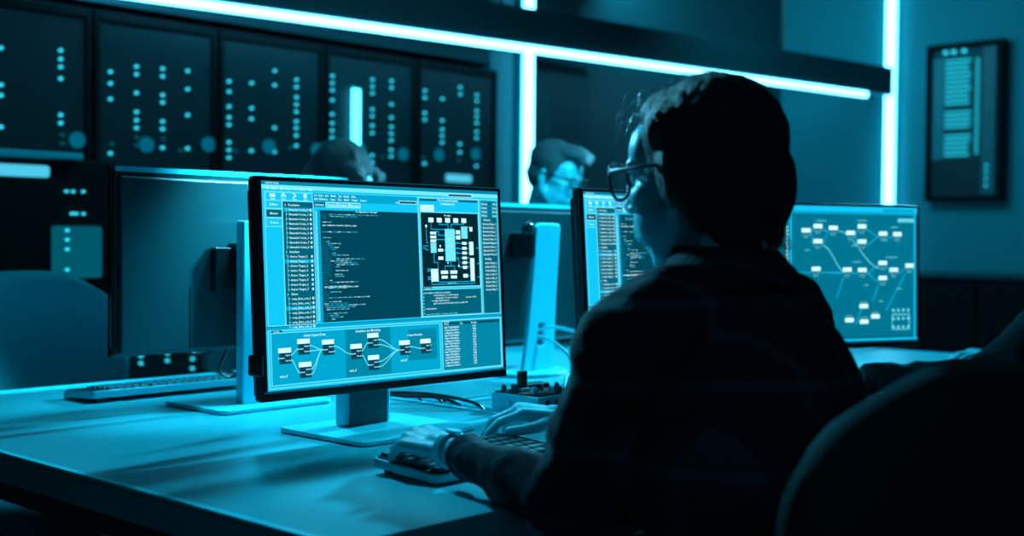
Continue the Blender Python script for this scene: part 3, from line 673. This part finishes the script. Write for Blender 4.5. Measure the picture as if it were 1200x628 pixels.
cable('upper pale cable leaving the slot of the curved stand', [(2.405, 2.15, .852), (2.41, 2.08, .865), (2.43, 2.0, .85), (2.47, 1.93, .825), (2.52, 1.86, .80), (2.56, 1.80, .76)], .0042, M['cablew'])
cable('lower pale cable drooping from the curved stand slot to the mixer', [(2.405, 2.15, .842), (2.38, 2.06, .83), (2.35, 1.97, .79), (2.30, 1.93, .765), (2.22, 1.88, .77), (2.12, 1.80, .765), (2.03, 1.73, .758), (1.99, 1.72, .762)], .0042, M['cablew'])
cable('black looped cable hanging behind the left silver stand', [(1.62, 2.26, 1.0), (1.60, 2.29, .90), (1.52, 2.31, .84), (1.44, 2.30, .86), (1.40, 2.28, .93)], .004, M['cableb'])
cable('thin black cable curling at the foot of the left silver stand', [(1.60, 2.255, .96), (1.565, 2.29, .86), (1.55, 2.31, .80), (1.60, 2.33, .78), (1.64, 2.29, .83), (1.64, 2.26, .95)], .003, M['cableb'])

# ------------------------------------------------------------------ chairs
def back_mesh(w, z0, z1, curve, th, toplift=.06):
    """curved padded office backrest, rounded outline; local back at y=0 curving towards +y at the sides"""
    mb = MB(); nu, nv = 26, 18; F = []
    for side in (0, 1):
        G = []
        for j in range(nv+1):
            v = j/nv; row = []
            for i in range(nu+1):
                a = -1+2*i/nu
                # superellipse mapping of a square grid
                s = 2*v-1; rx = w*(1-.32*abs(s)**3.5); x = a*rx
                z = (z0+z1)/2 + (z1-z0)/2*s*(1-.22*abs(a)**3.2)
                y = curve*(x/w)**2 + .03*(1-s*s)*-1
                edge = (1-abs(a)**8)*(1-abs(s)**8)
                y += (th/2*edge**.5)*(1 if side else -1)
                row.append(mb.b.verts.new((x, y, z)))
            G.append(row)
        F.append(G)
        for j in range(nv):
            for i in range(nu): mb.b.faces.new([G[j][i], G[j][i+1], G[j+1][i+1], G[j+1][i]])
    bmesh.ops.remove_doubles(mb.b, verts=mb.b.verts, dist=.0006); return mb
def office_chair(label, loc, rz, m, top=.96, w=.25, group=None):
    t = thing('office_chair', label, 'chair', loc, rz, group)
    obj('backrest', back_mesh(w, .56, top, .10, .05), m, t, smooth=True)
    s = MB().prism([(x, y, .42) for x, y in rrect(-.24, .24, .03, .50, .09)], (0, 0, .065)); obj('seat', s, m, t, .02, seg=4)
    obj('back_bracket', MB().tube([(0, .2, .41), (0, 0, .41), (0, -.045, .47), (0, -.06, .62), (0, -.05, .75)], .02, 10, flat=.5), M['black'], t, smooth=True)
    obj('gas_column', MB().cyl((0, .26, .10), .028, .2, 16).cyl((0, .26, .28), .018, .14, 16), M['black'], t)
    for k in range(5):
        a = R(72*k+18); d = V((math.cos(a), math.sin(a), 0)); c = V((0, .26, 0))
        b = MB().tube([c+V((0, 0, .11))+d*.02, c+d*.28+V((0, 0, .075))], [.024, .014], 8)
        l = obj('base_spoke', b, M['black'], t)
        n = V((-d.y, d.x, 0)); p = c+d*.285
        obj('caster', MB().cyl(p-n*.02+V((0, 0, .027)), .026, .04, 16, n).tube([p+V((0, 0, .04)), p+V((0, 0, .08))], .008, 8), M['blackmat'], l)
    return t
office_chair('black office chair the woman in glasses sits on, big rounded back at lower right', (1.27, .51, 0), 0, M['chairblk'], .978, .29)
office_chair('empty grey fabric office chair at far left behind the far desk', (1.47, 3.07, 0), math.pi, M['chair'], 1.0, .26)
office_chair('office chair under the man with swept hair', (3.42, 3.36, 0), math.pi-.2, M['chair'], .93, .24)
office_chair('office chair under the bowed person hidden behind the in-focus monitor', (2.38, 3.36, 0), math.pi, M['chair'], .92, .24)
office_chair('office chair of the person typing at the right edge', (3.28, .54, 0), 0, M['chairblk'], .86, .22)
office_chair('dark empty chair standing before the low black cabinet at right', (5.0, 1.55, 0), R(200), M['blackmat'], .93, .27)

# ------------------------------------------------------------------ people
def hand(mb, W, f, n, side, curl, spread=.12, thumb=None, pitch=0, s=1.0, add=0):
    """W wrist, f direction to knuckles, n back-of-hand normal, side=+1 thumb on (f x n) side"""
    W = V(W); f = V(f).normalized(); n = V(n); n = (n-f*n.dot(f)).normalized(); r = f.cross(n)*side
    fl = [(.072, .030, (.040, .024, .019), .0088), (.078, .010, (.045, .028, .020), .0090), (.074, -.011, (.042, .026, .020), .0086), (.066, -.030, (.033, .020, .018), .0076)]
    tips = []
    for i, (kf, ks, segs, rad) in enumerate(fl):
        k = W + f*kf*s + r*ks*s - n*(.003*abs(ks)/.03)
        mb.cap(W + r*ks*.55*s, k, .0135*s, .0115*s)
        if i < 3:
            k2 = W + f*fl[i+1][0]*s + r*fl[i+1][1]*s; mb.cap(W+f*.03*s+r*(ks+fl[i+1][1])/2*.8*s-n*.004, (k+k2)/2 - f*.008 - n*.002, .0125*s, .0100*s)
        d = (f + r*(ks/.03)*spread).normalized(); p = k; ang = pitch; rr = rad*s
        c = curl[i]
        for q, L in enumerate(segs):
            ang += c[q]; e = R(ang); dd = d*math.cos(e) - n*math.sin(e); p2 = p + dd*L*s; r2 = rr*.90
            mb.cap(p, p2, rr, r2); p = p2; rr = r2
        tips.append(p)
    # thumb
    b0 = W + f*.014*s + r*.022*s - n*.006
    tc = thumb or ((.75, .62, -.25), (.9, .28, -.3), (.98, .0, -.25))
    p = b0; rr = .0125*s
    for q, L in enumerate((.038, .029, .023)):
        a = V(tc[q]); dd = (f*a[0]+r*a[1]+n*a[2]).normalized(); p2 = p+dd*L*s; mb.cap(p, p2, rr, rr*.86); p = p2; rr *= .86
    return tips
def head(mb, Mx, s=1.0, male=False, neck_to=None, neck_r=.05):
    def e(c, r, rot=None): 
        mm = Mx @ Matrix.Translation(V(c)*s) @ (rot.to_4x4() if rot else Matrix()) @ Matrix.Diagonal((r[0]*s, r[1]*s, r[2]*s, 1))
        bmesh.ops.create_uvsphere(mb.b, u_segments=28, v_segments=16, radius=1, matrix=mm)
    def c(a, b, r0, r1): mb.cap(Mx @ (V(a)*s), Mx @ (V(b)*s), r0*s, r1*s)
    e((0, -.015, .032), (.075, .094, .082)); e((0, .028, -.01), (.063, .062, .088)); e((0, .05, .035), (.058, .042, .05))
    j = 1.1 if male else 1.0
    for sx in (-1, 1):
        c((sx*.056*j, -.005, -.045), (sx*.036*j, .045, -.088), .020, .017); c((sx*.036*j, .045, -.088), (0, .068, -.10), .016, .015)
        e((sx*.042, .055, -.022), (.022, .026, .022)); e((sx*.026, .070, -.052), (.023, .017, .026)); e((sx*.034, .036, -.050), (.030, .046, .048))
        c((sx*.012, .090, .022), (sx*.045, .074, .022), .0085 if male else .0065, .008)
        # ear
        e((sx*.078, -.006, -.008), (.007, .017, .029), Matrix.Rotation(sx*R(18), 3, 'Z')); e((sx*.079, -.002, -.032), (.006, .010, .012)); e((sx*.072, 0, -.008), (.012, .010, .02))
    e((0, .062, -.102), (.022, .020, .017)); c((0, .085, .018), (0, .108, -.025), .0085, .0115); e((0, .100, -.030), (.0165, .013, .0095))
    e((0, .078, -.062), (.030, .022, .026)); c((-.016, .0955, -.056), (.016, .0955, -.056), .0058, .0058); c((-.013, .0945, -.067), (.013, .0945, -.067), .0064, .0064); e((0, .060, -.082), (.030, .028, .022))
    e((0, -.005, -.075), (.05, .05, .035))
    if neck_to is not None: c((0, -.025, -.06), Mx.inverted() @ V(neck_to)/s, neck_r, neck_r*1.15)
def glasses(Mx, par, s=1.0, rw=.027, rh=.022, rad=.0022, roundy=2.4):
    mb = MB(); ln = MB()
    for sx in (-1, 1):
        c = V((sx*.034, .106, .006)); P = []
        for k in range(33):
            a = 2*math.pi*k/32; ca, sa = math.cos(a), math.sin(a); q = 2/roundy
            P.append(Mx @ ((c + V((math.copysign(abs(ca)**q, ca)*rw, -abs(sx)*.0 - (ca*sx > 0)*abs(ca)*.008, math.copysign(abs(sa)**q, sa)*rh)))*s))
        mb.tube(P, rad, 8, cap=False); ln.poly(P[:-1])
        mb.tube([Mx @ (V(p)*s) for p in ((sx*(.034+rw), .098, .014), (sx*.076, .085, .015), (sx*.083, .03, .012), (sx*.083, -.012, .008), (sx*.080, -.03, -.012))], rad*1.1, 8)
        mb.tube([Mx @ (V(p)*s) for p in ((sx*.010, .106, .002), (sx*.012, .102, -.008))], rad*.8, 6)
    mb.tube([Mx @ (V(p)*s) for p in ((-.009, .106, .01), (0, .109, .013), (.009, .106, .01))], rad, 8)
    g = obj('eyeglasses', mb, M['black'], par, smooth=True, ws=True); l_ = obj('lens', ln, M['lens'], g); l_.data.transform(WM[par.name].inverted())
    return g
def eyes(Mx, par, s=1.0):
    for sx in (-1, 1):
        e = MB(); e.ell((0, 0, 0), (.012, .012, .012), n=20); e.mi = 1; e.ell((0, .0085, 0), (.006, .005, .006), n=14)
        e.b.transform(Mx @ Matrix.Translation(V((sx*.031, .072, .006))*s)); obj('eye', e, [M['eye'], M['iris']], par, smooth=True, ws=True)
def HM(pos, yaw, pitch, roll=0):   # head matrix: yaw about Z (0 = facing +Y), pitch down positive
    return Matrix.Translation(V(pos)) @ Matrix.Rotation(yaw, 4, 'Z') @ Matrix.Rotation(-pitch, 4, 'X') @ Matrix.Rotation(roll, 4, 'Y')
def folds(k, amp):
    return lambda p: amp*(noise.noise(V((p.x*k, p.y*k, p.z*k*1.6)))+.5*noise.noise(p*k*2.3)) 
def seated(label, hips, chest, neckb, Mx, shl, shr, ell_, elr, wl, wr, face, handsf, hairf, mats, s=1.0, vox=.005, male=False, name='person', sleeve_r=.036, fold=.006, glass=None, cuff=.03, feet_dir=1, kn=.46, shirt_vox=.006, chest_r=(.150, .105, .15), loose=False):
    hips, chest, neckb = V(hips), V(chest), V(neckb); sh = [V(shl), V(shr)]; el = [V(ell_), V(elr)]; w = [V(wl), V(wr)]
    t = thing(name, label, 'person', (hips.x, hips.y, 0))
    yawm = math.atan2((sh[1]-sh[0]).y, (sh[1]-sh[0]).x); ax = V((math.cos(yawm), math.sin(yawm), 0)); fw = V((-ax.y, ax.x, 0))
    RM = Matrix.Rotation(yawm, 3, 'Z')
    def torso(b, g):
        b.ell(chest, (chest_r[0]+g, chest_r[1]+g, chest_r[2]+g), RM); b.ell((hips+chest)/2+V((0, 0, .0)), (.125+g, .095+g, .17+g), RM); b.ell(hips+V((0, 0, .02)), (.16+g, .13+g, .13+g), RM)
        b.cap(sh[0]*.6+chest*.0+neckb*.4, sh[0], .062+g, .056+g); b.cap(sh[1]*.6+neckb*.4, sh[1], .062+g, .056+g)
        b.cap(neckb-V((0, 0, .05)), sh[0]*.75+neckb*.25-V((0, 0, .012)), .062+g, .055+g); b.cap(neckb-V((0, 0, .05)), sh[1]*.75+neckb*.25-V((0, 0, .012)), .062+g, .055+g)
        b.ell(neckb-V((0, 0, .075))-fw*.01, (.12+g, .085+g, .07+g), RM)
    b = MB(); torso(b, 0)
    knees, ank = [], []
    for i, sx in enumerate((-1, 1)):
        b.cap(sh[i], el[i], .046, .032); b.cap(el[i], w[i]*.55+el[i]*.45, .032, .029); b.cap(w[i]*.5+el[i]*.5, w[i], .029, .0225)
        hp = hips+ax*sx*.09; k = hips+ax*sx*.11+fw*.42+V((0, 0, kn-hips.z)); a = k+fw*(-.02)+V((0, 0, .09-k.z)); knees.append(k); ank.append(a)
        b.cap(hp, k, .078, .055); b.cap(k, a, .052, .035); b.cap(a, a+fw*.13-V((0, 0, .045)), .034, .026)
    for i in range(2):
        h = handsf[i]; b.cap(w[i], w[i]+V(h['f']).normalized()*.03, .021, .018)
        hand(b, w[i]+V(h['f']).normalized()*.012, h['f'], h['n'], h['side'], h['curl'], thumb=h.get('thumb'), pitch=h.get('pitch', 0), s=h.get('s', 1), spread=h.get('spread', .12))
    head(b, Mx, s, male, neckb-V((0, 0, .02)), .047 if male else .046)
    blob('body', b, M['skin'], t, vox, 3)
    # clothes
    c = MB(); torso(c, .014)
    for i in range(2):
        c.cap(sh[i], el[i], .064, sleeve_r+.014); d = (w[i]-el[i]); q = el[i]+d*(1-cuff/d.length)
        c.cap(el[i], el[i]+d*.5, sleeve_r+.014, sleeve_r+.010); c.cap(el[i]+d*.45, q, sleeve_r+.008, sleeve_r)
        c.tube([q-d.normalized()*.03, q+d.normalized()*.006], [sleeve_r+.003, sleeve_r+.004], 20)
    if loose: c.ell((hips+chest)/2+V((-.02, .015, .02)), (.185, .125, .20), RM); c.ell(chest+V((-.03, -.01, -.05)), (.172, .125, .15), RM); c.cap(el[0], sh[0]*.5+chest*.5-V((0, 0, .05)), .05, .08)
    sh_o = blob('shirt', c, mats['top'], t, shirt_vox, 3, disp=folds(14, fold))
    # collar
    col = MB(); n_ = 40
    for part in (0,):
        ring = []
        ndir = (Mx @ V((0, -.02, -.08)) - neckb).normalized()
        for k in range(n_+1):
            a = 2*math.pi*k/n_; u = ax*math.cos(a)*.066+fw*math.sin(a)*.062; gap = .35+.65*min(1, abs(a-math.pi/2)*1.4) if abs(a-math.pi/2) < 1 else 1
            base = neckb+u*1.05+V((0, 0, -.015)); topv = neckb+ndir*.058*gap+u*.96; fo = neckb+u*1.5+V((0, 0, -.012-.012*math.sin(a)))+ndir*.01*gap
            ring.append([col.b.verts.new(base), col.b.verts.new(topv), col.b.verts.new(topv+u*.06), col.b.verts.new(fo)])
        for k in range(n_):
            for q in range(3): col.b.faces.new([ring[k][q], ring[k+1][q], ring[k+1][q+1], ring[k][q+1]])
    co = obj('collar', col, mats['top'], t, smooth=True, ws=True); m_ = co.modifiers.new('s', 'SOLIDIFY'); m_.thickness = .004
    tr = MB()
    for i, sx in enumerate((-1, 1)):
        hp = hips+ax*sx*.09; tr.cap(hp, knees[i], .094, .068); tr.cap(knees[i], ank[i]+V((0, 0, .03)), .066, .052)
    tr.ell(hips-V((0, 0, .01)), (.172, .142, .115), RM)
    blob('trousers', tr, M['trouser'], t, .010, 3, disp=folds(18, .004))
    for i in range(2):
        sb = MB(); sb.cap(ank[i]-fw*.03-V((0, 0, .045)), ank[i]+fw*.15-V((0, 0, .055)), .042, .034); sb.cap(ank[i], ank[i]-V((0, 0, .04)), .044, .042)
        so = blob('shoe', sb, M['shoe'], t, .008, 2)
    eyes(Mx, t, s)
    if hairf: hairf(Mx, t, s)
    if glass: glasses(Mx, t, s, **glass)
    return t, w, knees

def hair_woman(Mx, t, s):
    h = MB()
    def e(c, r): 
        bmesh.ops.create_uvsphere(h.b, u_segments=32, v_segments=18, radius=1, matrix=Mx @ Matrix.Translation(V(c)*s) @ Matrix.Diagonal((r[0]*s, r[1]*s, r[2]*s, 1)))
    e((0, -.026, .036), (.086, .096, .090)); e((0, -.055, -.02), (.080, .068, .082)); e((0, -.058, -.078), (.064, .042, .044))
    e((0, .018, .082), (.062, .052, .036))
    for sx in (-1, 1): e((sx*.066, -.026, -.02), (.024, .034, .060)); e((sx*.058, .0, .052), (.028, .042, .040)); e((sx*.074, -.006, .0), (.015, .026, .052))
    blob('hair', h, M['hairw'], t, .005, 3, disp=lambda p: .0022*noise.noise(V((p.x*90, p.y*90, p.z*14))))
    random.seed(11); wsp = MB()
    for k in range(85):       # loose strands lifting from the hairline and crown
        a = random.uniform(-.066, .03); z0 = random.uniform(.070, .112); y0 = .062-(z0-.08)*1.0+random.uniform(-.012, .006)
        p0 = V((a, y0, z0)); q = random.uniform(.25, .62); j = lambda: V((random.uniform(-.004, .004), random.uniform(-.003, .003), random.uniform(-.004, .004)))
        P = [p0, p0+V((-.004, .012, .010))*q+j(), p0+V((-.008, .026, .002))*q+j(), p0+V((-.013, .034, -.018))*q+j(), p0+V((-.015, .030, -.042))*q+j()]
        wsp.tube([Mx @ (p*s) for p in bez(P, 4)], .0002, 4)
    for k in range(160):
        a = random.uniform(-.07, .07); y0 = random.uniform(-.10, .05); zt = .036+.091*math.sqrt(max(0, 1-(a/.087)**2-((y0+.026)/.098)**2))
        p0 = V((a, y0, zt-.002)); u = V((random.uniform(-.3, .3), .6, .35)); P = [p0, p0+u*.008, p0+u*.018+V((0, 0, -.001)), p0+u*.030+V((0, 0, -.007))]
        wsp.tube([Mx @ (p*s) for p in bez(P, 3)], .00028, 4)
    for k in range(14):
        a = random.uniform(-.03, .05); p0 = V((a, -.080, -.085)); P = [p0, p0+V((random.uniform(-.006, .006), -.010, -.012)), p0+V((random.uniform(-.01, .01), -.012, -.024))]
        wsp.tube([Mx @ (p*s) for p in bez(P, 3)], .0008, 4)
    tag(obj('loose_strands', wsp, M['strand'], t, ws=True), kind='stuff')
def hair_man(Mx, t, s):
    h = MB()
    def e(c, r, rot=None): bmesh.ops.create_uvsphere(h.b, u_segments=32, v_segments=18, radius=1, matrix=Mx @ Matrix.Translation(V(c)*s) @ (rot.to_4x4() if rot else Matrix()) @ Matrix.Diagonal((r[0]*s, r[1]*s, r[2]*s, 1)))
    e((0, -.024, .050), (.081, .092, .078)); e((0, -.055, .0), (.072, .052, .065)); e((0, .035, .098), (.060, .066, .030), Matrix.Rotation(R(8), 3, 'X'))
    e((0, .088, .096), (.050, .030, .024)); e((.02, .108, .086), (.028, .018, .016))
    for sx in (-1, 1): e((sx*.073, .014, .03), (.010, .022, .034)); e((sx*.074, .012, .0), (.006, .009, .024))
    blob('hair', h, M['hairm'], t, .005, 2, disp=lambda p: .0035*noise.noise(V((p.x*12, p.y*12, p.z*70))))
def hair_parted(Mx, t, s):
    h = MB()
    def e(c, r): bmesh.ops.create_uvsphere(h.b, u_segments=32, v_segments=18, radius=1, matrix=Mx @ Matrix.Translation(V(c)*s) @ Matrix.Diagonal((r[0]*s, r[1]*s, r[2]*s, 1)))
    e((0, -.024, .040), (.088, .100, .092)); e((0, -.055, -.03), (.080, .060, .09))
    for sx in (-1, 1): e((sx*.052, .040, .062), (.040, .050, .040)); e((sx*.074, .012, -.01), (.016, .034, .07))
    blob('hair', h, M['hair3'], t, .006, 3, disp=lambda p: .003*noise.noise(V((p.x*60, p.y*18, p.z*18))))

CT = [(10, 42, 30)]*4
# woman in the foreground
MxW = HM((1.330, .905, 1.178), R(4), R(8), R(0))
tw, ww, kw_ = seated('woman with short dark hair and glasses in plaid shirt typing in the foreground', (1.30, .70, .58), (1.30, .80, .87), (1.315, .845, 1.035), MxW,
    (1.135, .865, .965), (1.475, .865, .965), (1.182, 1.005, .768), (1.66, 1.10, .78), (1.246, 1.272, .788), (1.600, 1.350, .790), None,
    [dict(s=.93, f=(-.04, 1, .16), n=(-.25, -.12, 1), side=1, curl=[(30, 52, 34), (32, 54, 34), (36, 54, 36), (40, 52, 36)], pitch=6, spread=.24),
     dict(f=(-.72, .62, .18), n=(.05, -.1, 1), side=-1, curl=[(18, 26, 20), (24, 40, 26), (34, 44, 30), (40, 46, 34)], pitch=8, spread=.22)],
    hair_woman, dict(top=M['plaid']), vox=.003, fold=.007, glass=dict(rw=.028, rh=.024, rad=.0024, roundy=2.2), cuff=.045, sleeve_r=.030, loose=True)
# watch
Wp = V((1.246, 1.272, .788)); dW = (V((1.246, 1.272, .788))-V((1.182, 1.005, .768))).normalized(); wc = Wp+dW*.000
a1 = dW.cross(V((0, 0, 1))).normalized(); a2 = a1.cross(dW)
wb = MB(); P = [wc+a1*math.cos(2*math.pi*k/32)*.0275+a2*math.sin(2*math.pi*k/32)*.0255 for k in range(33)]
for off in (-.0045, 0, .0045): wb.tube([p+dW*off for p in P], .0026, 6, cap=False)
wo = obj('wristwatch', wb, M['silver'], tw, ws=True, smooth=True)
q = (a1*.1+a2).normalized(); wf = MB().cyl(wc+q*.0235, .0115, .006, 24, q); o_ = obj('watch_face', wf, M['silver2'], wo); o_.data.transform(WM[tw.name].inverted())
# man with swept hair
MxM = HM((3.315, 2.87, 1.312), R(180+12), R(20), 0)
seated('man with swept hair and dark glasses looking down behind the middle monitor', (3.42, 3.16, .58), (3.40, 3.10, .88), (3.36, 3.02, 1.10), MxM,
    (3.55, 3.02, 1.03), (3.20, 3.05, 1.03), (3.60, 2.80, .80), (3.12, 2.82, .80), (3.48, 2.60, .80), (3.25, 2.58, .80), None,
    [dict(f=(-.2, -1, -.05), n=(0, 0, 1), side=1, curl=[(14, 24, 18)]*4), dict(f=(.2, -1, -.05), n=(0, 0, 1), side=-1, curl=[(14, 24, 18)]*4)],
    hair_man, dict(top=M['sleeve']), vox=.006, male=True, glass=dict(rw=.027, rh=.018, rad=.003, roundy=4))
# bowed person
MxP = HM((2.385, 2.925, 1.250), R(180+22), R(38), 0)
seated('person with parted dark hair bowed behind the in-focus monitor, only crown showing', (2.40, 3.16, .58), (2.40, 3.10, .85), (2.40, 3.03, 1.06), MxP,
    (2.56, 3.02, .99), (2.23, 3.02, .99), (2.62, 2.80, .80), (2.17, 2.80, .80), (2.50, 2.60, .80), (2.30, 2.60, .80), None,
    [dict(f=(-.2, -1, -.05), n=(0, 0, 1), side=1, curl=[(14, 24, 18)]*4), dict(f=(.2, -1, -.05), n=(0, 0, 1), side=-1, curl=[(14, 24, 18)]*4)],
    hair_parted, dict(top=M['sleeve']), vox=.007)
# person at the right edge
MxR = HM((3.25, 1.00, 1.215), R(10), R(20), 0)
seated('person in dark jacket whose pale hands rest on the desk at the right edge', (3.28, .74, .58), (3.25, .86, .86), (3.25, .94, 1.05), MxR,
    (3.08, 1.00, .975), (3.42, .96, .975), (2.88, 1.17, .772), (3.62, 1.16, .785), (2.66, 1.37, .775), (3.57, 1.39, .768), None,
    [dict(f=(-.9, .3, .0), n=(-.1, 0, 1), side=1, curl=[(14, 22, 16)]*4), dict(f=(-.80, .60, .12), n=(.0, 0, 1), side=-1, curl=[(16, 26, 20)]*4)],
    hair_parted, dict(top=M['sleeve']), vox=.0045, sleeve_r=.030, fold=.008)

# ------------------------------------------------------------------ lights
def light(kind, name, loc, tgt, e, size=.5, sy=None, spot=60, blend=.3, col=(.12, .70, 1.0), spread=None):
    d = bpy.data.lights.new(name, kind); d.energy = e; d.color = col
    if kind == 'AREA':
        d.size = size
        if sy: d.shape = 'RECTANGLE'; d.size_y = sy
        if spread: d.spread = R(spread)
    elif kind == 'SPOT': d.spot_size = R(spot); d.spot_blend = blend; d.shadow_soft_size = size
    else: d.shadow_soft_size = size
    o = bpy.data.objects.new(name, d); C.objects.link(o); o.location = loc
    o.rotation_euler = (V(tgt)-V(loc)).to_track_quat('-Z', 'Y').to_euler(); return o
light('SPOT', 'key_spot', (5.6, 2.25, 2.35), (1.75, 2.05, .74), 2000, .16, spot=30, blend=.5)
light('AREA', 'ceiling_far', (3.2, 3.0, 2.9), (3.2, 3.0, 0), 22, 2.6, 1.0)
light('AREA', 'right_wall_fill', (6.1, 4.1, 2.9), (7.9, 4.1, 1.2), 32, 1.6, .6)  # added area lamp, brightens the right wall
light('SPOT', 'man_fill', (2.85, 1.9, 1.95), (3.31, 2.85, 1.24), 115, .12, spot=20, blend=.6)  # added spot in place of the unbuilt monitor lighting his face
light('SPOT', 'face_fill', (1.75, 3.7, 2.35), (1.28, 1.0, 1.12), 620, .08, spot=15, blend=.6)  # added spot for the bright rim on the woman's face
light('SPOT', 'hand_fill', (1.62, 2.35, 2.35), (1.48, 1.43, .78), 120, .06, spot=30, blend=.5)  # added spot, lifts the typing hands beyond the weak screen light
light('AREA', 'room_fill', (-.6, -1.2, 2.5), (1.5, 1.5, .9), 5, 2.0, 2.0)
light('SPOT', 'left_back_fill', (1.92, 1.78, 1.66), (1.575, 2.21, 1.185), 300, .03, spot=34, blend=1.0)  # added spot making the glow on the left monitor's back
light('SPOT', 'left_stand_fill', (1.74, 2.02, 1.78), (1.55, 2.15, 1.0), 90, .05, spot=46, blend=.8)  # added spot brightening the left silver stand
light('SPOT', 'base_fill', (1.95, 1.30, 2.6), (1.49, 1.66, .75), 110, .06, spot=17, blend=.6)  # added spot reaching the stand base shaded by the main panel
light('SPOT', 'right_desk_fill', (3.7, 2.9, 2.6), (3.50, 1.50, .78), 230, .1, spot=26, blend=.5)  # added spot brightening the hand and desk at the right edge
light('SPOT', 'middle_back_fill', (2.75, 1.70, 2.15), (2.42, 2.25, 1.12), 210, .08, spot=34, blend=.9)  # added spot on the middle monitor's back and curved stand
w = bpy.data.worlds.new('world'); bpy.context.scene.world = w; w.use_nodes = True
w.node_tree.nodes['Background'].inputs[0].default_value = (.0, .35, .5, 1); w.node_tree.nodes['Background'].inputs[1].default_value = .01

# ------------------------------------------------------------------ camera
cam = bpy.data.cameras.new('camera'); co = bpy.data.objects.new('camera', cam); C.objects.link(co)
F = 1450.0; cam.sensor_width = 36; cam.lens = 36*F/1200
az = R(42.85); pitch = math.atan(35.5/F); roll = R(.5)
f = V((math.cos(az)*math.cos(pitch), math.sin(az)*math.cos(pitch), -math.sin(pitch))); r_ = V((math.sin(az), -math.cos(az), 0)); u_ = r_.cross(f)
r2 = r_*math.cos(roll)+u_*math.sin(roll); u2 = -r_*math.sin(roll)+u_*math.cos(roll)
mw = Matrix(((r2.x, u2.x, -f.x, 0), (r2.y, u2.y, -f.y, 0), (r2.z, u2.z, -f.z, 1.095), (0, 0, 0, 1)))
co.matrix_world = mw; cam.clip_start = .05
cam.dof.use_dof = True; cam.dof.focus_distance = 2.12; cam.dof.aperture_fstop = (.0435)/.0155
bpy.context.scene.camera = co
vs = bpy.context.scene.view_settings; vs.view_transform = 'Standard'; vs.look = 'None'; vs.exposure = 0; vs.gamma = 1
